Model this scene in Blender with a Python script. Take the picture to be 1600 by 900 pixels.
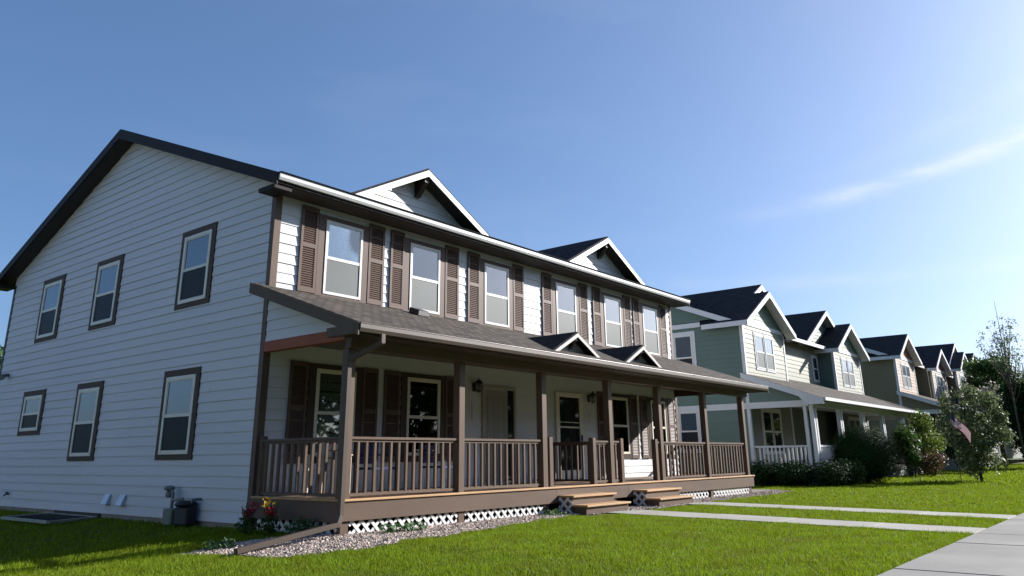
import bpy, bmesh, math, random
import numpy as np
from mathutils import Vector, Matrix
random.seed(7); rng = np.random.default_rng(11)
S = bpy.context.scene
COL = S.collection
for o_ in list(bpy.data.objects): bpy.data.objects.remove(o_)

# ------------------------------------------------------------------ camera
def look(yaw, pitch, roll):
    cy, sy = math.cos(yaw), math.sin(yaw); cp, sp = math.cos(pitch), math.sin(pitch); cr, sr = math.cos(roll), math.sin(roll)
    fw = Vector((sy, cy, 0)); ri = Vector((cy, -sy, 0)); up = Vector((0, 0, 1))
    f2 = fw*cp + up*sp; u2 = up*cp - fw*sp
    r3 = ri*cr + u2*sr; u3 = u2*cr - ri*sr
    return r3, u3, f2
CAM = Vector((-7.883, -11.9153, 0.5672))
r3, u3, f3 = look(0.893, 0.2982, -0.0109)
cd = bpy.data.cameras.new('camera'); cam = bpy.data.objects.new('camera', cd); COL.objects.link(cam)
m = Matrix((r3, u3, -f3)).transposed().to_4x4(); m.translation = CAM
cam.matrix_world = m
cd.sensor_width = 36; cd.lens = 1216.13/1600*36
cd.shift_y = -(450-340.64)/1600
cd.clip_end = 2000; cd.clip_start = 0.05
S.camera = cam

# ------------------------------------------------------------------ light
SUN = Vector((2.1, -1.0, 1.0)).normalized()          # towards the sun
SUN_EL = math.asin(SUN.z); SUN_ROT = math.atan2(SUN.x, SUN.y)
W = bpy.data.worlds.new('World'); S.world = W; W.use_nodes = True
nt = W.node_tree; nt.nodes.clear()
def wn(t, **k):
    n = nt.nodes.new(t)
    for a, b in k.items(): setattr(n, a, b)
    return n
sky = wn('ShaderNodeTexSky', sky_type='NISHITA'); sky.sun_disc = False
sky.sun_elevation = SUN_EL; sky.sun_rotation = SUN_ROT
sky.air_density = 0.8; sky.dust_density = 2.6; sky.ozone_density = 8; sky.altitude = 300
sg = wn('ShaderNodeGamma'); sg.inputs[1].default_value = 0.78; L = nt.links.new; L(sky.outputs[0], sg.inputs[0])
bg = wn('ShaderNodeBackground'); bg.inputs[1].default_value = 0.121
out = wn('ShaderNodeOutputWorld')
tc = wn('ShaderNodeTexCoord')
L = nt.links.new
def cloud_band(dirs_mid, normal, along, width, a0, a1, amount, nscale):
    """a thin cirrus streak lying along a great circle of the sky"""
    nz = wn('ShaderNodeTexNoise'); nz.inputs['Scale'].default_value = 5; nz.inputs['Detail'].default_value = 4
    L(tc.outputs['Generated'], nz.inputs['Vector'])
    d = wn('ShaderNodeVectorMath', operation='DOT_PRODUCT'); L(tc.outputs['Generated'], d.inputs[0]); d.inputs[1].default_value = normal
    al = wn('ShaderNodeVectorMath', operation='DOT_PRODUCT'); L(tc.outputs['Generated'], al.inputs[0]); al.inputs[1].default_value = along
    w1 = wn('ShaderNodeMath', operation='MULTIPLY_ADD'); L(nz.outputs['Fac'], w1.inputs[0]); w1.inputs[1].default_value = width*1.3; L(d.outputs['Value'], w1.inputs[2])
    w2 = wn('ShaderNodeMath', operation='SUBTRACT'); L(w1.outputs[0], w2.inputs[0]); w2.inputs[1].default_value = width*0.65
    # bend upward towards the end
    q = wn('ShaderNodeMath', operation='MULTIPLY'); L(al.outputs['Value'], q.inputs[0]); L(al.outputs['Value'], q.inputs[1])
    qb = wn('ShaderNodeMath', operation='MULTIPLY_ADD'); L(q.outputs[0], qb.inputs[0]); qb.inputs[1].default_value = -0.35; L(w2.outputs[0], qb.inputs[2])
    s1 = wn('ShaderNodeMath', operation='DIVIDE'); L(qb.outputs[0], s1.inputs[0]); s1.inputs[1].default_value = width
    s2 = wn('ShaderNodeMath', operation='MULTIPLY'); L(s1.outputs[0], s2.inputs[0]); L(s1.outputs[0], s2.inputs[1])
    s3 = wn('ShaderNodeMath', operation='MULTIPLY'); L(s2.outputs[0], s3.inputs[0]); s3.inputs[1].default_value = -1
    e = wn('ShaderNodeMath', operation='EXPONENT'); L(s3.outputs[0], e.inputs[0])
    mr = wn('ShaderNodeMapRange', interpolation_type='SMOOTHSTEP'); L(al.outputs['Value'], mr.inputs['Value'])
    mr.inputs['From Min'].default_value = a0; mr.inputs['From Max'].default_value = a1
    st = wn('ShaderNodeMapping'); st.inputs['Scale'].default_value = (nscale*.35, nscale, nscale*3.5); L(tc.outputs['Generated'], st.inputs['Vector'])
    n2 = wn('ShaderNodeTexNoise'); n2.inputs['Scale'].default_value = 1; n2.inputs['Detail'].default_value = 6; n2.inputs['Roughness'].default_value = .6; L(st.outputs[0], n2.inputs['Vector'])
    m2 = wn('ShaderNodeMapRange'); L(n2.outputs['Fac'], m2.inputs['Value']); m2.inputs['From Min'].default_value = .3; m2.inputs['From Max'].default_value = .7
    p = wn('ShaderNodeMath', operation='MULTIPLY'); L(e.outputs[0], p.inputs[0]); L(mr.outputs[0], p.inputs[1])
    p2 = wn('ShaderNodeMath', operation='MULTIPLY'); L(p.outputs[0], p2.inputs[0]); L(m2.outputs[0], p2.inputs[1])
    p3 = wn('ShaderNodeMath', operation='MULTIPLY', use_clamp=True); L(p2.outputs[0], p3.inputs[0]); p3.inputs[1].default_value = amount
    return p3.outputs[0]
def streak(A, B, width, amount, nscale, fade_from=-.05, fade_to=.28):
    A = Vector(A).normalized(); B = Vector(B).normalized()
    n = A.cross(B).normalized(); al = (B - A*A.dot(B)).normalized()
    if n.z < 0: n = -n
    return cloud_band(A, n, al, width, fade_from, fade_to, amount, nscale)
c1 = streak((.901, .324, .280), (.949, .060, .300), .0105, .8, 9, -.09, .26)
c2 = streak((.90, .33, .300), (.945, .06, .345), .012, .16, 8)
c3 = streak((.852, .48, .212), (.982, .122, .146), .010, .16, 10, -.1, .2)
cs = wn('ShaderNodeMath', operation='ADD', use_clamp=True); L(c1, cs.inputs[0]); L(c2, cs.inputs[1])
cs2 = wn('ShaderNodeMath', operation='ADD', use_clamp=True); L(cs.outputs[0], cs2.inputs[0]); L(c3, cs2.inputs[1])
# faint high veil everywhere
st = wn('ShaderNodeMapping'); st.inputs['Scale'].default_value = (2, 3.2, 9); st.inputs['Rotation'].default_value = (.3, .2, .5); L(tc.outputs['Generated'], st.inputs['Vector'])
vn = wn('ShaderNodeTexNoise'); vn.inputs['Scale'].default_value = 1.2; vn.inputs['Detail'].default_value = 7; vn.inputs['Roughness'].default_value = .55; L(st.outputs[0], vn.inputs['Vector'])
vm = wn('ShaderNodeMapRange'); L(vn.outputs['Fac'], vm.inputs['Value']); vm.inputs['From Min'].default_value = .5; vm.inputs['From Max'].default_value = .85; vm.inputs['To Max'].default_value = .06
cs3 = wn('ShaderNodeMath', operation='ADD', use_clamp=True); L(cs2.outputs[0], cs3.inputs[0]); L(vm.outputs[0], cs3.inputs[1])
mx = wn('ShaderNodeMix', data_type='RGBA'); L(cs3.outputs[0], mx.inputs['Factor']); L(sg.outputs[0], mx.inputs['A']); mx.inputs['B'].default_value = (4.2, 4.3, 4.4, 1)
L(mx.outputs['Result'], bg.inputs[0]); L(bg.outputs[0], out.inputs[0])

sl = bpy.data.lights.new('sun', 'SUN'); sl.energy = 5.0; sl.angle = math.radians(.5); sl.color = (1, .96, .91)
so = bpy.data.objects.new('sun', sl); COL.objects.link(so); so.rotation_euler = (-SUN).to_track_quat('-Z', 'Y').to_euler()
so.location = (40, -30, 40)
S.view_settings.view_transform = 'Standard'; S.view_settings.look = 'None'
S.view_settings.exposure = 1.05; S.view_settings.gamma = 1; S.cycles.diffuse_bounces = 1; S.view_settings.use_curve_mapping = False

# ------------------------------------------------------------------ materials
MATS = {}
def mat(name, col, rough=.6, var=.12, scale=3, fine=60, bump=0., bscale=80, spec=.4, stretch=(1, 1, 1), island=0., transl=0., metal=0., ior=1.5, hue=0., col2=None, c2=(.8, .58, .72)):
    if name in MATS: return MATS[name]
    M = bpy.data.materials.new(name); M.use_nodes = True; t = M.node_tree; N = t.nodes; P = N['Principled BSDF']; K = t.links.new
    P.inputs['Roughness'].default_value = rough; P.inputs['Metallic'].default_value = metal; P.inputs['IOR'].default_value = ior
    P.inputs['Specular IOR Level'].default_value = spec
    g = N.new('ShaderNodeNewGeometry'); mp = N.new('ShaderNodeMapping'); mp.inputs['Scale'].default_value = stretch; K(g.outputs['Position'], mp.inputs['Vector'])
    n1 = N.new('ShaderNodeTexNoise'); n1.inputs['Scale'].default_value = scale; n1.inputs['Detail'].default_value = 5; K(mp.outputs[0], n1.inputs['Vector'])
    n2 = N.new('ShaderNodeTexNoise'); n2.inputs['Scale'].default_value = fine; n2.inputs['Detail'].default_value = 3; K(mp.outputs[0], n2.inputs['Vector'])
    a = N.new('ShaderNodeMath'); a.operation = 'MULTIPLY_ADD'; K(n1.outputs['Fac'], a.inputs[0]); a.inputs[1].default_value = var*3; a.inputs[2].default_value = 1-var*1.5-var*.6-island/2
    b = N.new('ShaderNodeMath'); b.operation = 'MULTIPLY_ADD'; K(n2.outputs['Fac'], b.inputs[0]); b.inputs[1].default_value = var*1.2; K(a.outputs[0], b.inputs[2])
    c = N.new('ShaderNodeMath'); c.operation = 'MULTIPLY_ADD'; K(g.outputs['Random Per Island'], c.inputs[0]); c.inputs[1].default_value = island; K(b.outputs[0], c.inputs[2])
    mul = N.new('ShaderNodeMix'); mul.data_type = 'RGBA'; mul.blend_type = 'MULTIPLY'; mul.inputs['Factor'].default_value = 1
    mul.inputs['A'].default_value = (*col, 1); K(c.outputs[0], mul.inputs['B'])
    res = mul.outputs['Result']
    if col2:
        n3 = N.new('ShaderNodeTexNoise'); n3.inputs['Scale'].default_value = c2[0]; n3.inputs['Detail'].default_value = 6; K(g.outputs['Position'], n3.inputs['Vector'])
        r3_ = N.new('ShaderNodeMapRange'); K(n3.outputs['Fac'], r3_.inputs['Value']); r3_.inputs['From Min'].default_value = c2[1]; r3_.inputs['From Max'].default_value = c2[2]
        m3 = N.new('ShaderNodeMix'); m3.data_type = 'RGBA'; K(r3_.outputs[0], m3.inputs['Factor']); K(res, m3.inputs['A']); m3.inputs['B'].default_value = (*col2, 1); res = m3.outputs['Result']
    if hue:
        h = N.new('ShaderNodeHueSaturation'); K(res, h.inputs['Color'])
        hh = N.new('ShaderNodeMath'); hh.operation = 'MULTIPLY_ADD'; K(n1.outputs['Fac'], hh.inputs[0]); hh.inputs[1].default_value = hue; hh.inputs[2].default_value = .5-hue/2
        K(hh.outputs[0], h.inputs['Hue']); res = h.outputs['Color']
    K(res, P.inputs['Base Color'])
    if bump:
        bn = N.new('ShaderNodeTexNoise'); bn.inputs['Scale'].default_value = bscale; bn.inputs['Detail'].default_value = 4; K(mp.outputs[0], bn.inputs['Vector'])
        bb = N.new('ShaderNodeBump'); bb.inputs['Strength'].default_value = bump; bb.inputs['Distance'].default_value = .01; K(bn.outputs['Fac'], bb.inputs['Height']); K(bb.outputs[0], P.inputs['Normal'])
    if transl:
        tr = N.new('ShaderNodeBsdfTranslucent'); K(res, tr.inputs['Color']); ms = N.new('ShaderNodeMixShader'); ms.inputs[0].default_value = transl
        K(P.outputs[0], ms.inputs[1]); K(tr.outputs[0], ms.inputs[2]); K(ms.outputs[0], N['Material Output'].inputs['Surface'])
    MATS[name] = M; return M
def shingle(name, col, axis='x', col2=None, k=1.08):
    if name in MATS: return MATS[name]
    M = bpy.data.materials.new(name); M.use_nodes = True; t = M.node_tree; N = t.nodes; P = N['Principled BSDF']; K = t.links.new
    g = N.new('ShaderNodeNewGeometry'); sp = N.new('ShaderNodeSeparateXYZ'); K(g.outputs['Position'], sp.inputs[0])
    cb = N.new('ShaderNodeCombineXYZ')
    if axis == 'x': K(sp.outputs['X'], cb.inputs['X']); src = sp.outputs['Y']
    else: K(sp.outputs['Y'], cb.inputs['X']); src = sp.outputs['X']
    mm = N.new('ShaderNodeMath'); mm.operation = 'MULTIPLY'; K(src, mm.inputs[0]); mm.inputs[1].default_value = k; K(mm.outputs[0], cb.inputs['Y'])
    br = N.new('ShaderNodeTexBrick'); K(cb.outputs[0], br.inputs['Vector'])
    col2 = col2 or tuple(c*.6 for c in col)
    br.inputs['Color1'].default_value = (*col, 1); br.inputs['Color2'].default_value = (*col2, 1); br.inputs['Mortar'].default_value = (*[c*.35 for c in col2], 1)  # mortar darkened to paint shadow lines between the shingle courses
    br.inputs['Scale'].default_value = 1; br.inputs['Brick Width'].default_value = .21; br.inputs['Row Height'].default_value = .135; br.inputs['Mortar Size'].default_value = .012; br.inputs['Bias'].default_value = 0
    n = N.new('ShaderNodeTexNoise'); n.inputs['Scale'].default_value = 2.2; n.inputs['Detail'].default_value = 6; K(g.outputs['Position'], n.inputs['Vector'])
    n2 = N.new('ShaderNodeTexNoise'); n2.inputs['Scale'].default_value = 160; K(g.outputs['Position'], n2.inputs['Vector'])
    a = N.new('ShaderNodeMath'); a.operation = 'MULTIPLY_ADD'; K(n.outputs['Fac'], a.inputs[0]); a.inputs[1].default_value = .6; a.inputs[2].default_value = .4
    b = N.new('ShaderNodeMath'); b.operation = 'MULTIPLY_ADD'; K(n2.outputs['Fac'], b.inputs[0]); b.inputs[1].default_value = .6; K(a.outputs[0], b.inputs[2])
    mul = N.new('ShaderNodeMix'); mul.data_type = 'RGBA'; mul.blend_type = 'MULTIPLY'; mul.inputs['Factor'].default_value = 1; K(br.outputs['Color'], mul.inputs['A']); K(b.outputs[0], mul.inputs['B'])
    K(mul.outputs['Result'], P.inputs['Base Color']); P.inputs['Roughness'].default_value = .9; P.inputs['Specular IOR Level'].default_value = .2
    bb = N.new('ShaderNodeBump'); bb.inputs['Strength'].default_value = .7; bb.inputs['Distance'].default_value = .012
    ad = N.new('ShaderNodeMath'); ad.operation = 'SUBTRACT'; K(n2.outputs['Fac'], ad.inputs[0]); K(br.outputs['Fac'], ad.inputs[1]); K(ad.outputs[0], bb.inputs['Height']); K(bb.outputs[0], P.inputs['Normal'])
    MATS[name] = M; return M

M_SIDING = mat('lap siding pale blue grey', (.59, .60, .615), .55, .07, .5, 30, .04, 120, stretch=(.6, .6, 3))
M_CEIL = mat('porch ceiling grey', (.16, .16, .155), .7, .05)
M_BROWN = mat('brown painted wood', (.120, .082, .062), .5, .17, 2.5, 40, .12, 50, stretch=(1, 1, .35), spec=.18)
M_BROWNH = mat('brown painted board', (.120, .082, .062), .5, .17, 2.5, 40, .12, 50, stretch=(.3, .3, 2), spec=.18)
M_RED = mat('reddish brown beam paint', (.30, .10, .055), .6, .1, spec=.15)
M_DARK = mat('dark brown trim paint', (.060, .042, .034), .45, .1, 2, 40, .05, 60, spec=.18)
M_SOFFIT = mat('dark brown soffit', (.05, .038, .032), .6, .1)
M_RAKE = mat('dark rake board', (.022, .018, .018), .6, .08, spec=.15)
M_PRAKE = mat('taupe porch rake board', (.115, .085, .062), .6, .08, spec=.15)
M_WHITE = mat('white trim paint', (.58, .58, .575), .4, .05, 2, 40)
M_VINYL = mat('cream window vinyl', (.70, .66, .56), .35, .04)
M_WVINYL = mat('white window vinyl', (.64, .64, .62), .35, .04)
M_WTRIM = mat('dark window trim', (.085, .064, .050), .6, .1, spec=.12)
M_SHUT = mat('brown vinyl shutter', (.115, .075, .060), .5, .12, 2, 40, spec=.18)
M_GLASS_SKY = mat('side window glass', (.03, .045, .06), .03, .1, bump=.10, bscale=2.5, ior=2.3, spec=.5)
M_GLASS = mat('front window glass over pale curtain', (.14, .18, .22), .06, .45, .55, bump=.12, bscale=2.5, ior=1.9, spec=.5)
def clear_glass(name, tint, refl):
    M = bpy.data.materials.new(name); M.use_nodes = True; t = M.node_tree; N = t.nodes; K = t.links.new; N.remove(N['Principled BSDF'])
    a = N.new('ShaderNodeBsdfTransparent'); a.inputs[0].default_value = (*tint, 1); b = N.new('ShaderNodeBsdfGlossy'); b.inputs['Roughness'].default_value = .02; b.inputs[0].default_value = (1, 1, 1, 1)
    f = N.new('ShaderNodeFresnel'); f.inputs[0].default_value = 1.5; r = N.new('ShaderNodeMath'); r.operation = 'MULTIPLY_ADD'; K(f.outputs[0], r.inputs[0]); r.inputs[1].default_value = 1.5; r.inputs[2].default_value = refl
    g = N.new('ShaderNodeNewGeometry'); n = N.new('ShaderNodeTexNoise'); n.inputs['Scale'].default_value = 1.6; n.inputs['Detail'].default_value = 0; K(g.outputs['Position'], n.inputs['Vector'])
    bb = N.new('ShaderNodeBump'); bb.inputs['Strength'].default_value = .25; bb.inputs['Distance'].default_value = .01; K(n.outputs['Fac'], bb.inputs['Height']); K(bb.outputs[0], b.inputs['Normal'])
    m_ = N.new('ShaderNodeMixShader'); K(r.outputs[0], m_.inputs[0]); K(a.outputs[0], m_.inputs[1]); K(b.outputs[0], m_.inputs[2]); K(m_.outputs[0], N['Material Output'].inputs['Surface']); return M
M_CLEAR = clear_glass('clear window glass', (.70, .78, .80), .12)
M_CLEARD = clear_glass('clear porch glass', (.75, .80, .78), .02)
M_CURT = mat('pale curtain cloth', (.34, .35, .35), .9, .06)
M_DARKBACK = mat('dark backing for unlit interior', (.03, .032, .035), .9, .2)  # flat dark sheet standing in for the unlit interior behind the glass
M_SCREEN = mat('insect screen over curtain', (.115, .127, .128), .5, .2, .7, 200, spec=.2)
M_SCREEN_D = mat('dark insect screen', (.022, .024, .028), .45, .15, 2, 200, spec=.12)
M_GLASS_N = mat('blue tinted side glass', (.05, .075, .095), .25, .1, spec=.15)
M_GLASS_P = mat('porch window glass', (.015, .022, .022), .04, .2, ior=1.7)
M_ROOF = shingle('charcoal asphalt shingle', (.035, .036, .042), 'x', (.020, .020, .024))
M_ROOFY = shingle('charcoal dormer shingle', (.035, .036, .042), 'y', (.020, .020, .024))
M_PROOF = shingle('weathered brown asphalt shingle', (.125, .106, .09), 'x', (.06, .052, .046))
M_CEDAR = mat('bare cedar deck board', (.42, .25, .12), .6, .25, 2, 30, .2, 40, stretch=(.4, 4, 4))
M_CONC = mat('foundation concrete', (.30, .28, .25), .9, .12, 3, 60, .2, 60)
M_METAL = mat('galvanised metal', (.5, .52, .54), .35, .1, metal=.9)
M_BLACK = mat('black metal', (.015, .015, .016), .4, .1)
M_GUT = mat('brown gutter metal', (.085, .066, .056), .4, .1, spec=.5)
M_GGREY = mat('grey meter paint', (.18, .20, .20), .5, .12)
M_RUBBER = mat('dark plastic', (.02, .02, .022), .5, .1)

# ------------------------------------------------------------------ mesh building
class MB:
    def __init__(s): s.v = []; s.f = []
    def add(s, vs, fs):
        k = len(s.v); s.v += [tuple(p) for p in vs]; s.f += [tuple(i+k for i in f) for f in fs]
    def quad(s, *p): s.add(p, [tuple(range(len(p)))])
    def box(s, x0, x1, y0, y1, z0, z1):
        x0, x1 = sorted((x0, x1)); y0, y1 = sorted((y0, y1)); z0, z1 = sorted((z0, z1))
        s.add([(x0, y0, z0), (x1, y0, z0), (x1, y1, z0), (x0, y1, z0), (x0, y0, z1), (x1, y0, z1), (x1, y1, z1), (x0, y1, z1)],
              [(3, 2, 1, 0), (4, 5, 6, 7), (0, 1, 5, 4), (1, 2, 6, 5), (2, 3, 7, 6), (3, 0, 4, 7)])
        return s
    def prism(s, poly, d):
        """extrude a planar polygon (list of 3-D points) by vector d"""
        n = len(poly); d = Vector(d); a = [Vector(p) for p in poly]; b = [p+d for p in a]
        nr = Vector((0, 0, 0))
        for i in range(n): nr += a[i].cross(a[(i+1) % n])
        fl = nr.dot(d) < 0
        fs = [tuple(range(n))[::-1], tuple(range(n, 2*n))] + [(i, (i+1) % n, n+(i+1) % n, n+i) for i in range(n)]
        if fl: fs = [f[::-1] for f in fs]
        s.add(a+b, fs); return s
    def beam(s, p, q, w, h, up=(0, 0, 1)):
        p, q = Vector(p), Vector(q); d = (q-p).normalized(); side = d.cross(Vector(up)).normalized(); u = side.cross(d)
        c = [p+side*a*w/2+u*b*h/2 for a, b in ((-1, -1), (1, -1), (1, 1), (-1, 1))]
        s.prism(c, q-p); return s
    def tube(s, pts, r, n=8, cap=True):
        pts = [Vector(p) for p in pts]; rs = r if isinstance(r, (list, tuple)) else [r]*len(pts); k = len(s.v); prev = None
        for i, p in enumerate(pts):
            d = (pts[min(i+1, len(pts)-1)]-pts[max(i-1, 0)]).normalized()
            if prev is None: a = d.orthogonal().normalized()
            else: a = (prev-d*prev.dot(d)).normalized()
            prev = a; b = d.cross(a)
            for j in range(n): s.v.append(tuple(p+(a*math.cos(2*math.pi*j/n)+b*math.sin(2*math.pi*j/n))*rs[i]))
        for i in range(len(pts)-1):
            for j in range(n): s.f.append((k+i*n+j, k+i*n+(j+1) % n, k+(i+1)*n+(j+1) % n, k+(i+1)*n+j))
        if cap: s.f.append(tuple(k+j for j in range(n))[::-1]); s.f.append(tuple(k+(len(pts)-1)*n+j for j in range(n)))
        return s
    def lathe(s, c, prof, n=16):
        c = Vector(c); k = len(s.v)
        for r, z in prof:
            for j in range(n): s.v.append((c.x+r*math.cos(2*math.pi*j/n), c.y+r*math.sin(2*math.pi*j/n), c.z+z))
        for i in range(len(prof)-1):
            for j in range(n): s.f.append((k+i*n+j, k+i*n+(j+1) % n, k+(i+1)*n+(j+1) % n, k+(i+1)*n+j))
        s.f.append(tuple(k+j for j in range(n))[::-1]); s.f.append(tuple(k+(len(prof)-1)*n+j for j in range(n))); return s
    def build(s, name, material, parent=None, bevel=0, smooth=False):
        me = bpy.data.meshes.new(name); off = wloc(parent)
        me.from_pydata([(a-off[0], b-off[1], c-off[2]) for a, b, c in s.v], [], s.f); me.materials.append(material); me.update()
        if smooth: me.polygons.foreach_set('use_smooth', [True]*len(me.polygons))
        o = bpy.data.objects.new(name, me); COL.objects.link(o)
        if parent is not None: o.parent = parent
        if bevel:
            b = o.modifiers.new('bevel', 'BEVEL'); b.width = bevel; b.segments = 1; b.limit_method = 'ANGLE'
        return o
def wloc(o):
    v = Vector((0, 0, 0))
    while o is not None: v += o.location; o = o.parent
    return v
def thing(name, label, cat, loc=(0, 0, 0), group=None):
    o = bpy.data.objects.new(name, None); COL.objects.link(o); o.location = loc; o.empty_display_size = .2
    return tag(o, label, cat, group)
def tag(o, label, cat, group=None):
    o['label'] = label; o['category'] = cat
    if group: o['group'] = group
    return o
def struct(o): o['kind'] = 'structure'; return o
def stuff(o, label, cat): o['kind'] = 'stuff'; return tag(o, label, cat)
def npmesh(name, verts, faces_n, material, parent=None):
    """verts (N,3) array; consecutive runs of faces_n vertices form polygons"""
    me = bpy.data.meshes.new(name); n = len(verts); verts = np.asarray(verts, dtype=np.float32) - np.array(wloc(parent), dtype=np.float32)
    me.vertices.add(n); me.vertices.foreach_set('co', verts.ravel()); me.loops.add(n); me.loops.foreach_set('vertex_index', np.arange(n, dtype=np.int32))
    k = n//faces_n; me.polygons.add(k); me.polygons.foreach_set('loop_start', np.arange(k, dtype=np.int32)*faces_n)
    me.materials.append(material); me.update(calc_edges=True); me.validate()
    o = bpy.data.objects.new(name, me); COL.objects.link(o)
    if parent is not None: o.parent = parent
    return o

def siding(mb, O, u, nrm, z0, z1, interval, e=.185, t=.0175, blen=3.6, rnd=random):
    """lapped boards; interval(z)->(a,b) horizontal extent along u; geometry only"""
    O = Vector(O); u = Vector(u); nrm = Vector(nrm); z = z0
    while z < z1-1e-4:
        zt = min(z+e, z1); a0, b0 = interval(z); a1, b1 = interval(zt)
        if b0-a0 > .01:
            cuts = [a0]; c = a0+rnd.uniform(.8, blen)
            while c < b0-.4: cuts.append(c); c += rnd.uniform(2.4, blen+.8)
            cuts.append(b0)
            for i in range(len(cuts)-1):
                A0, B0 = cuts[i], cuts[i+1]; A1 = a1 if i == 0 else A0; B1 = b1 if i == len(cuts)-2 else B0
                A1 = min(max(A1, a1), b1); B1 = max(min(B1, b1), A1)
                tt = t+rnd.uniform(-.003, .004); g = .003 if i else 0
                P = lambda s_, z_, o_: O+u*s_+Vector((0, 0, z_))+nrm*o_
                dz = rnd.uniform(-.002, .002)
                vs = [P(A0+g, z+dz, tt), P(B0, z+dz, tt), P(B1, zt+.004, .003), P(A1+g, zt+.004, .003), P(A0+g, z+dz, -.004), P(B0, z+dz, -.004)]
                mb.add(vs, [(0, 1, 2, 3), (4, 5, 1, 0), (0, 3, 4), (1, 5, 2)])
        z = zt
    return mb

# ------------------------------------------------------------------ terrain
def sm(t): t = np.clip(t, 0, 1); return t*t*(3-2*t)
def gz(x, y):
    x = np.asarray(x, float); y = np.asarray(y, float)
    z = -.50-.10*np.clip((-2.3-y)/7, 0, 1)-.02*sm((y+2.3)/2.5)
    z = z-.058*np.clip(-x, 0, 14)+.005*np.clip(x-15, 0, 200)
    return z
def gzf(x, y): return float(gz(x, y))
def walk_mask(x, y):   # True where no grass may grow
    x = np.asarray(x); y = np.asarray(y)
    g = (y < SWALK[0]) & (y > SWALK[1])
    for a, b in WALKS: g |= (x > a) & (x < b) & (y < -2.4) & (y > SWALK[0]-.2)
    g |= (x > 5.2) & (x < 10.3) & (y > -3.3) & (y < 0)
    g |= gravel_mask(x, y)
    g |= (x > -.02) & (x < 15.3) & (y > -2.5) & (y < 13)
    g |= (x > 20.7) & (x < 36.5) & (y > -2.5)
    return g
SWALK = (-9.42, -10.98)
WALKS = [(6.08, 7.18), (9.4, 10.45)]
GX = [-2.2, -1.74, -1.55, -.74, 1.05, 2.8, 5.4, 7.2, 10, 15.2, 16.6, 17.5]
GY = [-1.0, -2.3, -3.0, -3.55, -3.45, -3.2, -2.85, -3.15, -3.1, -3.0, -2.9, -1.7]
def gravel_mask(x, y):
    e = np.interp(x, GX, GY)+.06*np.sin(np.asarray(x)*5.3)+.04*np.sin(np.asarray(x)*13.1)
    left = (x < 0) & (y > -1.35+.12*np.sin(x*4))          # back edge of the bed beside the porch
    return (x > -2.1) & (x < 17.4) & (y > e) & (y < -.2) & ~left
xs = np.concatenate([np.linspace(-400, -30, 16), np.linspace(-28, 60, 177), np.linspace(64, 600, 30)])
ys = np.concatenate([np.linspace(-300, -26, 12), np.linspace(-24, 20, 133), np.linspace(24, 500, 20)])
X, Y = np.meshgrid(xs, ys); Z = gz(X, Y)-.01
mbg = MB(); nx = len(xs)
mbg.v = list(zip(X.ravel().tolist(), Y.ravel().tolist(), Z.ravel().tolist()))
mbg.f = [(j*nx+i, j*nx+i+1, (j+1)*nx+i+1, (j+1)*nx+i) for j in range(len(ys)-1) for i in range(nx-1)]
M_LAWN = mat('lawn turf', (.075, .10, .012), .85, .28, .9, 35, .5, 60, hue=.05, spec=.1)
ground = struct(mbg.build('lawn', M_LAWN, smooth=True))
def strip(name, x0, x1, y0, y1, lift, material, seg_x=None, seg_y=None, gap=.012, thick=.08, jit=.003):
    b = MB(); cx = [x0] if seg_x is None else list(np.arange(x0, x1, seg_x)); cy = [y0] if seg_y is None else list(np.arange(y0, y1, seg_y))
    for i, a in enumerate(cx):
        a2 = x1 if seg_x is None else min(a+seg_x, x1)-gap
        for c in cy:
            c2 = y1 if seg_y is None else min(c+seg_y, y1)-gap
            h = lift+random.uniform(-jit, jit)
            p = [(a, c), (a2, c), (a2, c2), (a, c2)]; t = [(px, py, gzf(px, py)+h) for px, py in p]; bo = [(px, py, q-thick) for px, py, q in t]
            b.add(bo+t, [(4, 5, 6, 7), (0, 1, 5, 4), (1, 2, 6, 5), (2, 3, 7, 6), (3, 0, 4, 7)])
    return b.build(name, material, None, .004)
M_WALK = mat('sidewalk concrete', (.205, .197, .180), .85, .26, 1.1, 130, .12, 150, island=.12)
M_WALK2 = mat('front walk concrete', (.31, .295, .26), .85, .2, 1.3, 130, .12, 150, island=.05)
struct(strip('sidewalk', -40.3, 90, SWALK[1], SWALK[0], .012, M_WALK, seg_x=1.55, gap=.03))
for a, b in WALKS: struct(strip('front_walk', a, b, SWALK[0]+.015, -2.98 if a < 8 else -2.85, .014, M_WALK2, seg_y=1.5))
struct(strip('road', -300, 400, -22, -13.6, -.02, mat('asphalt road', (.05, .05, .052), .9, .15, 2, 120, .3, 120)))
struct(strip('kerb', -60, 120, -13.6, -13.42, .04, M_WALK, seg_x=3, thick=.25))
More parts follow.
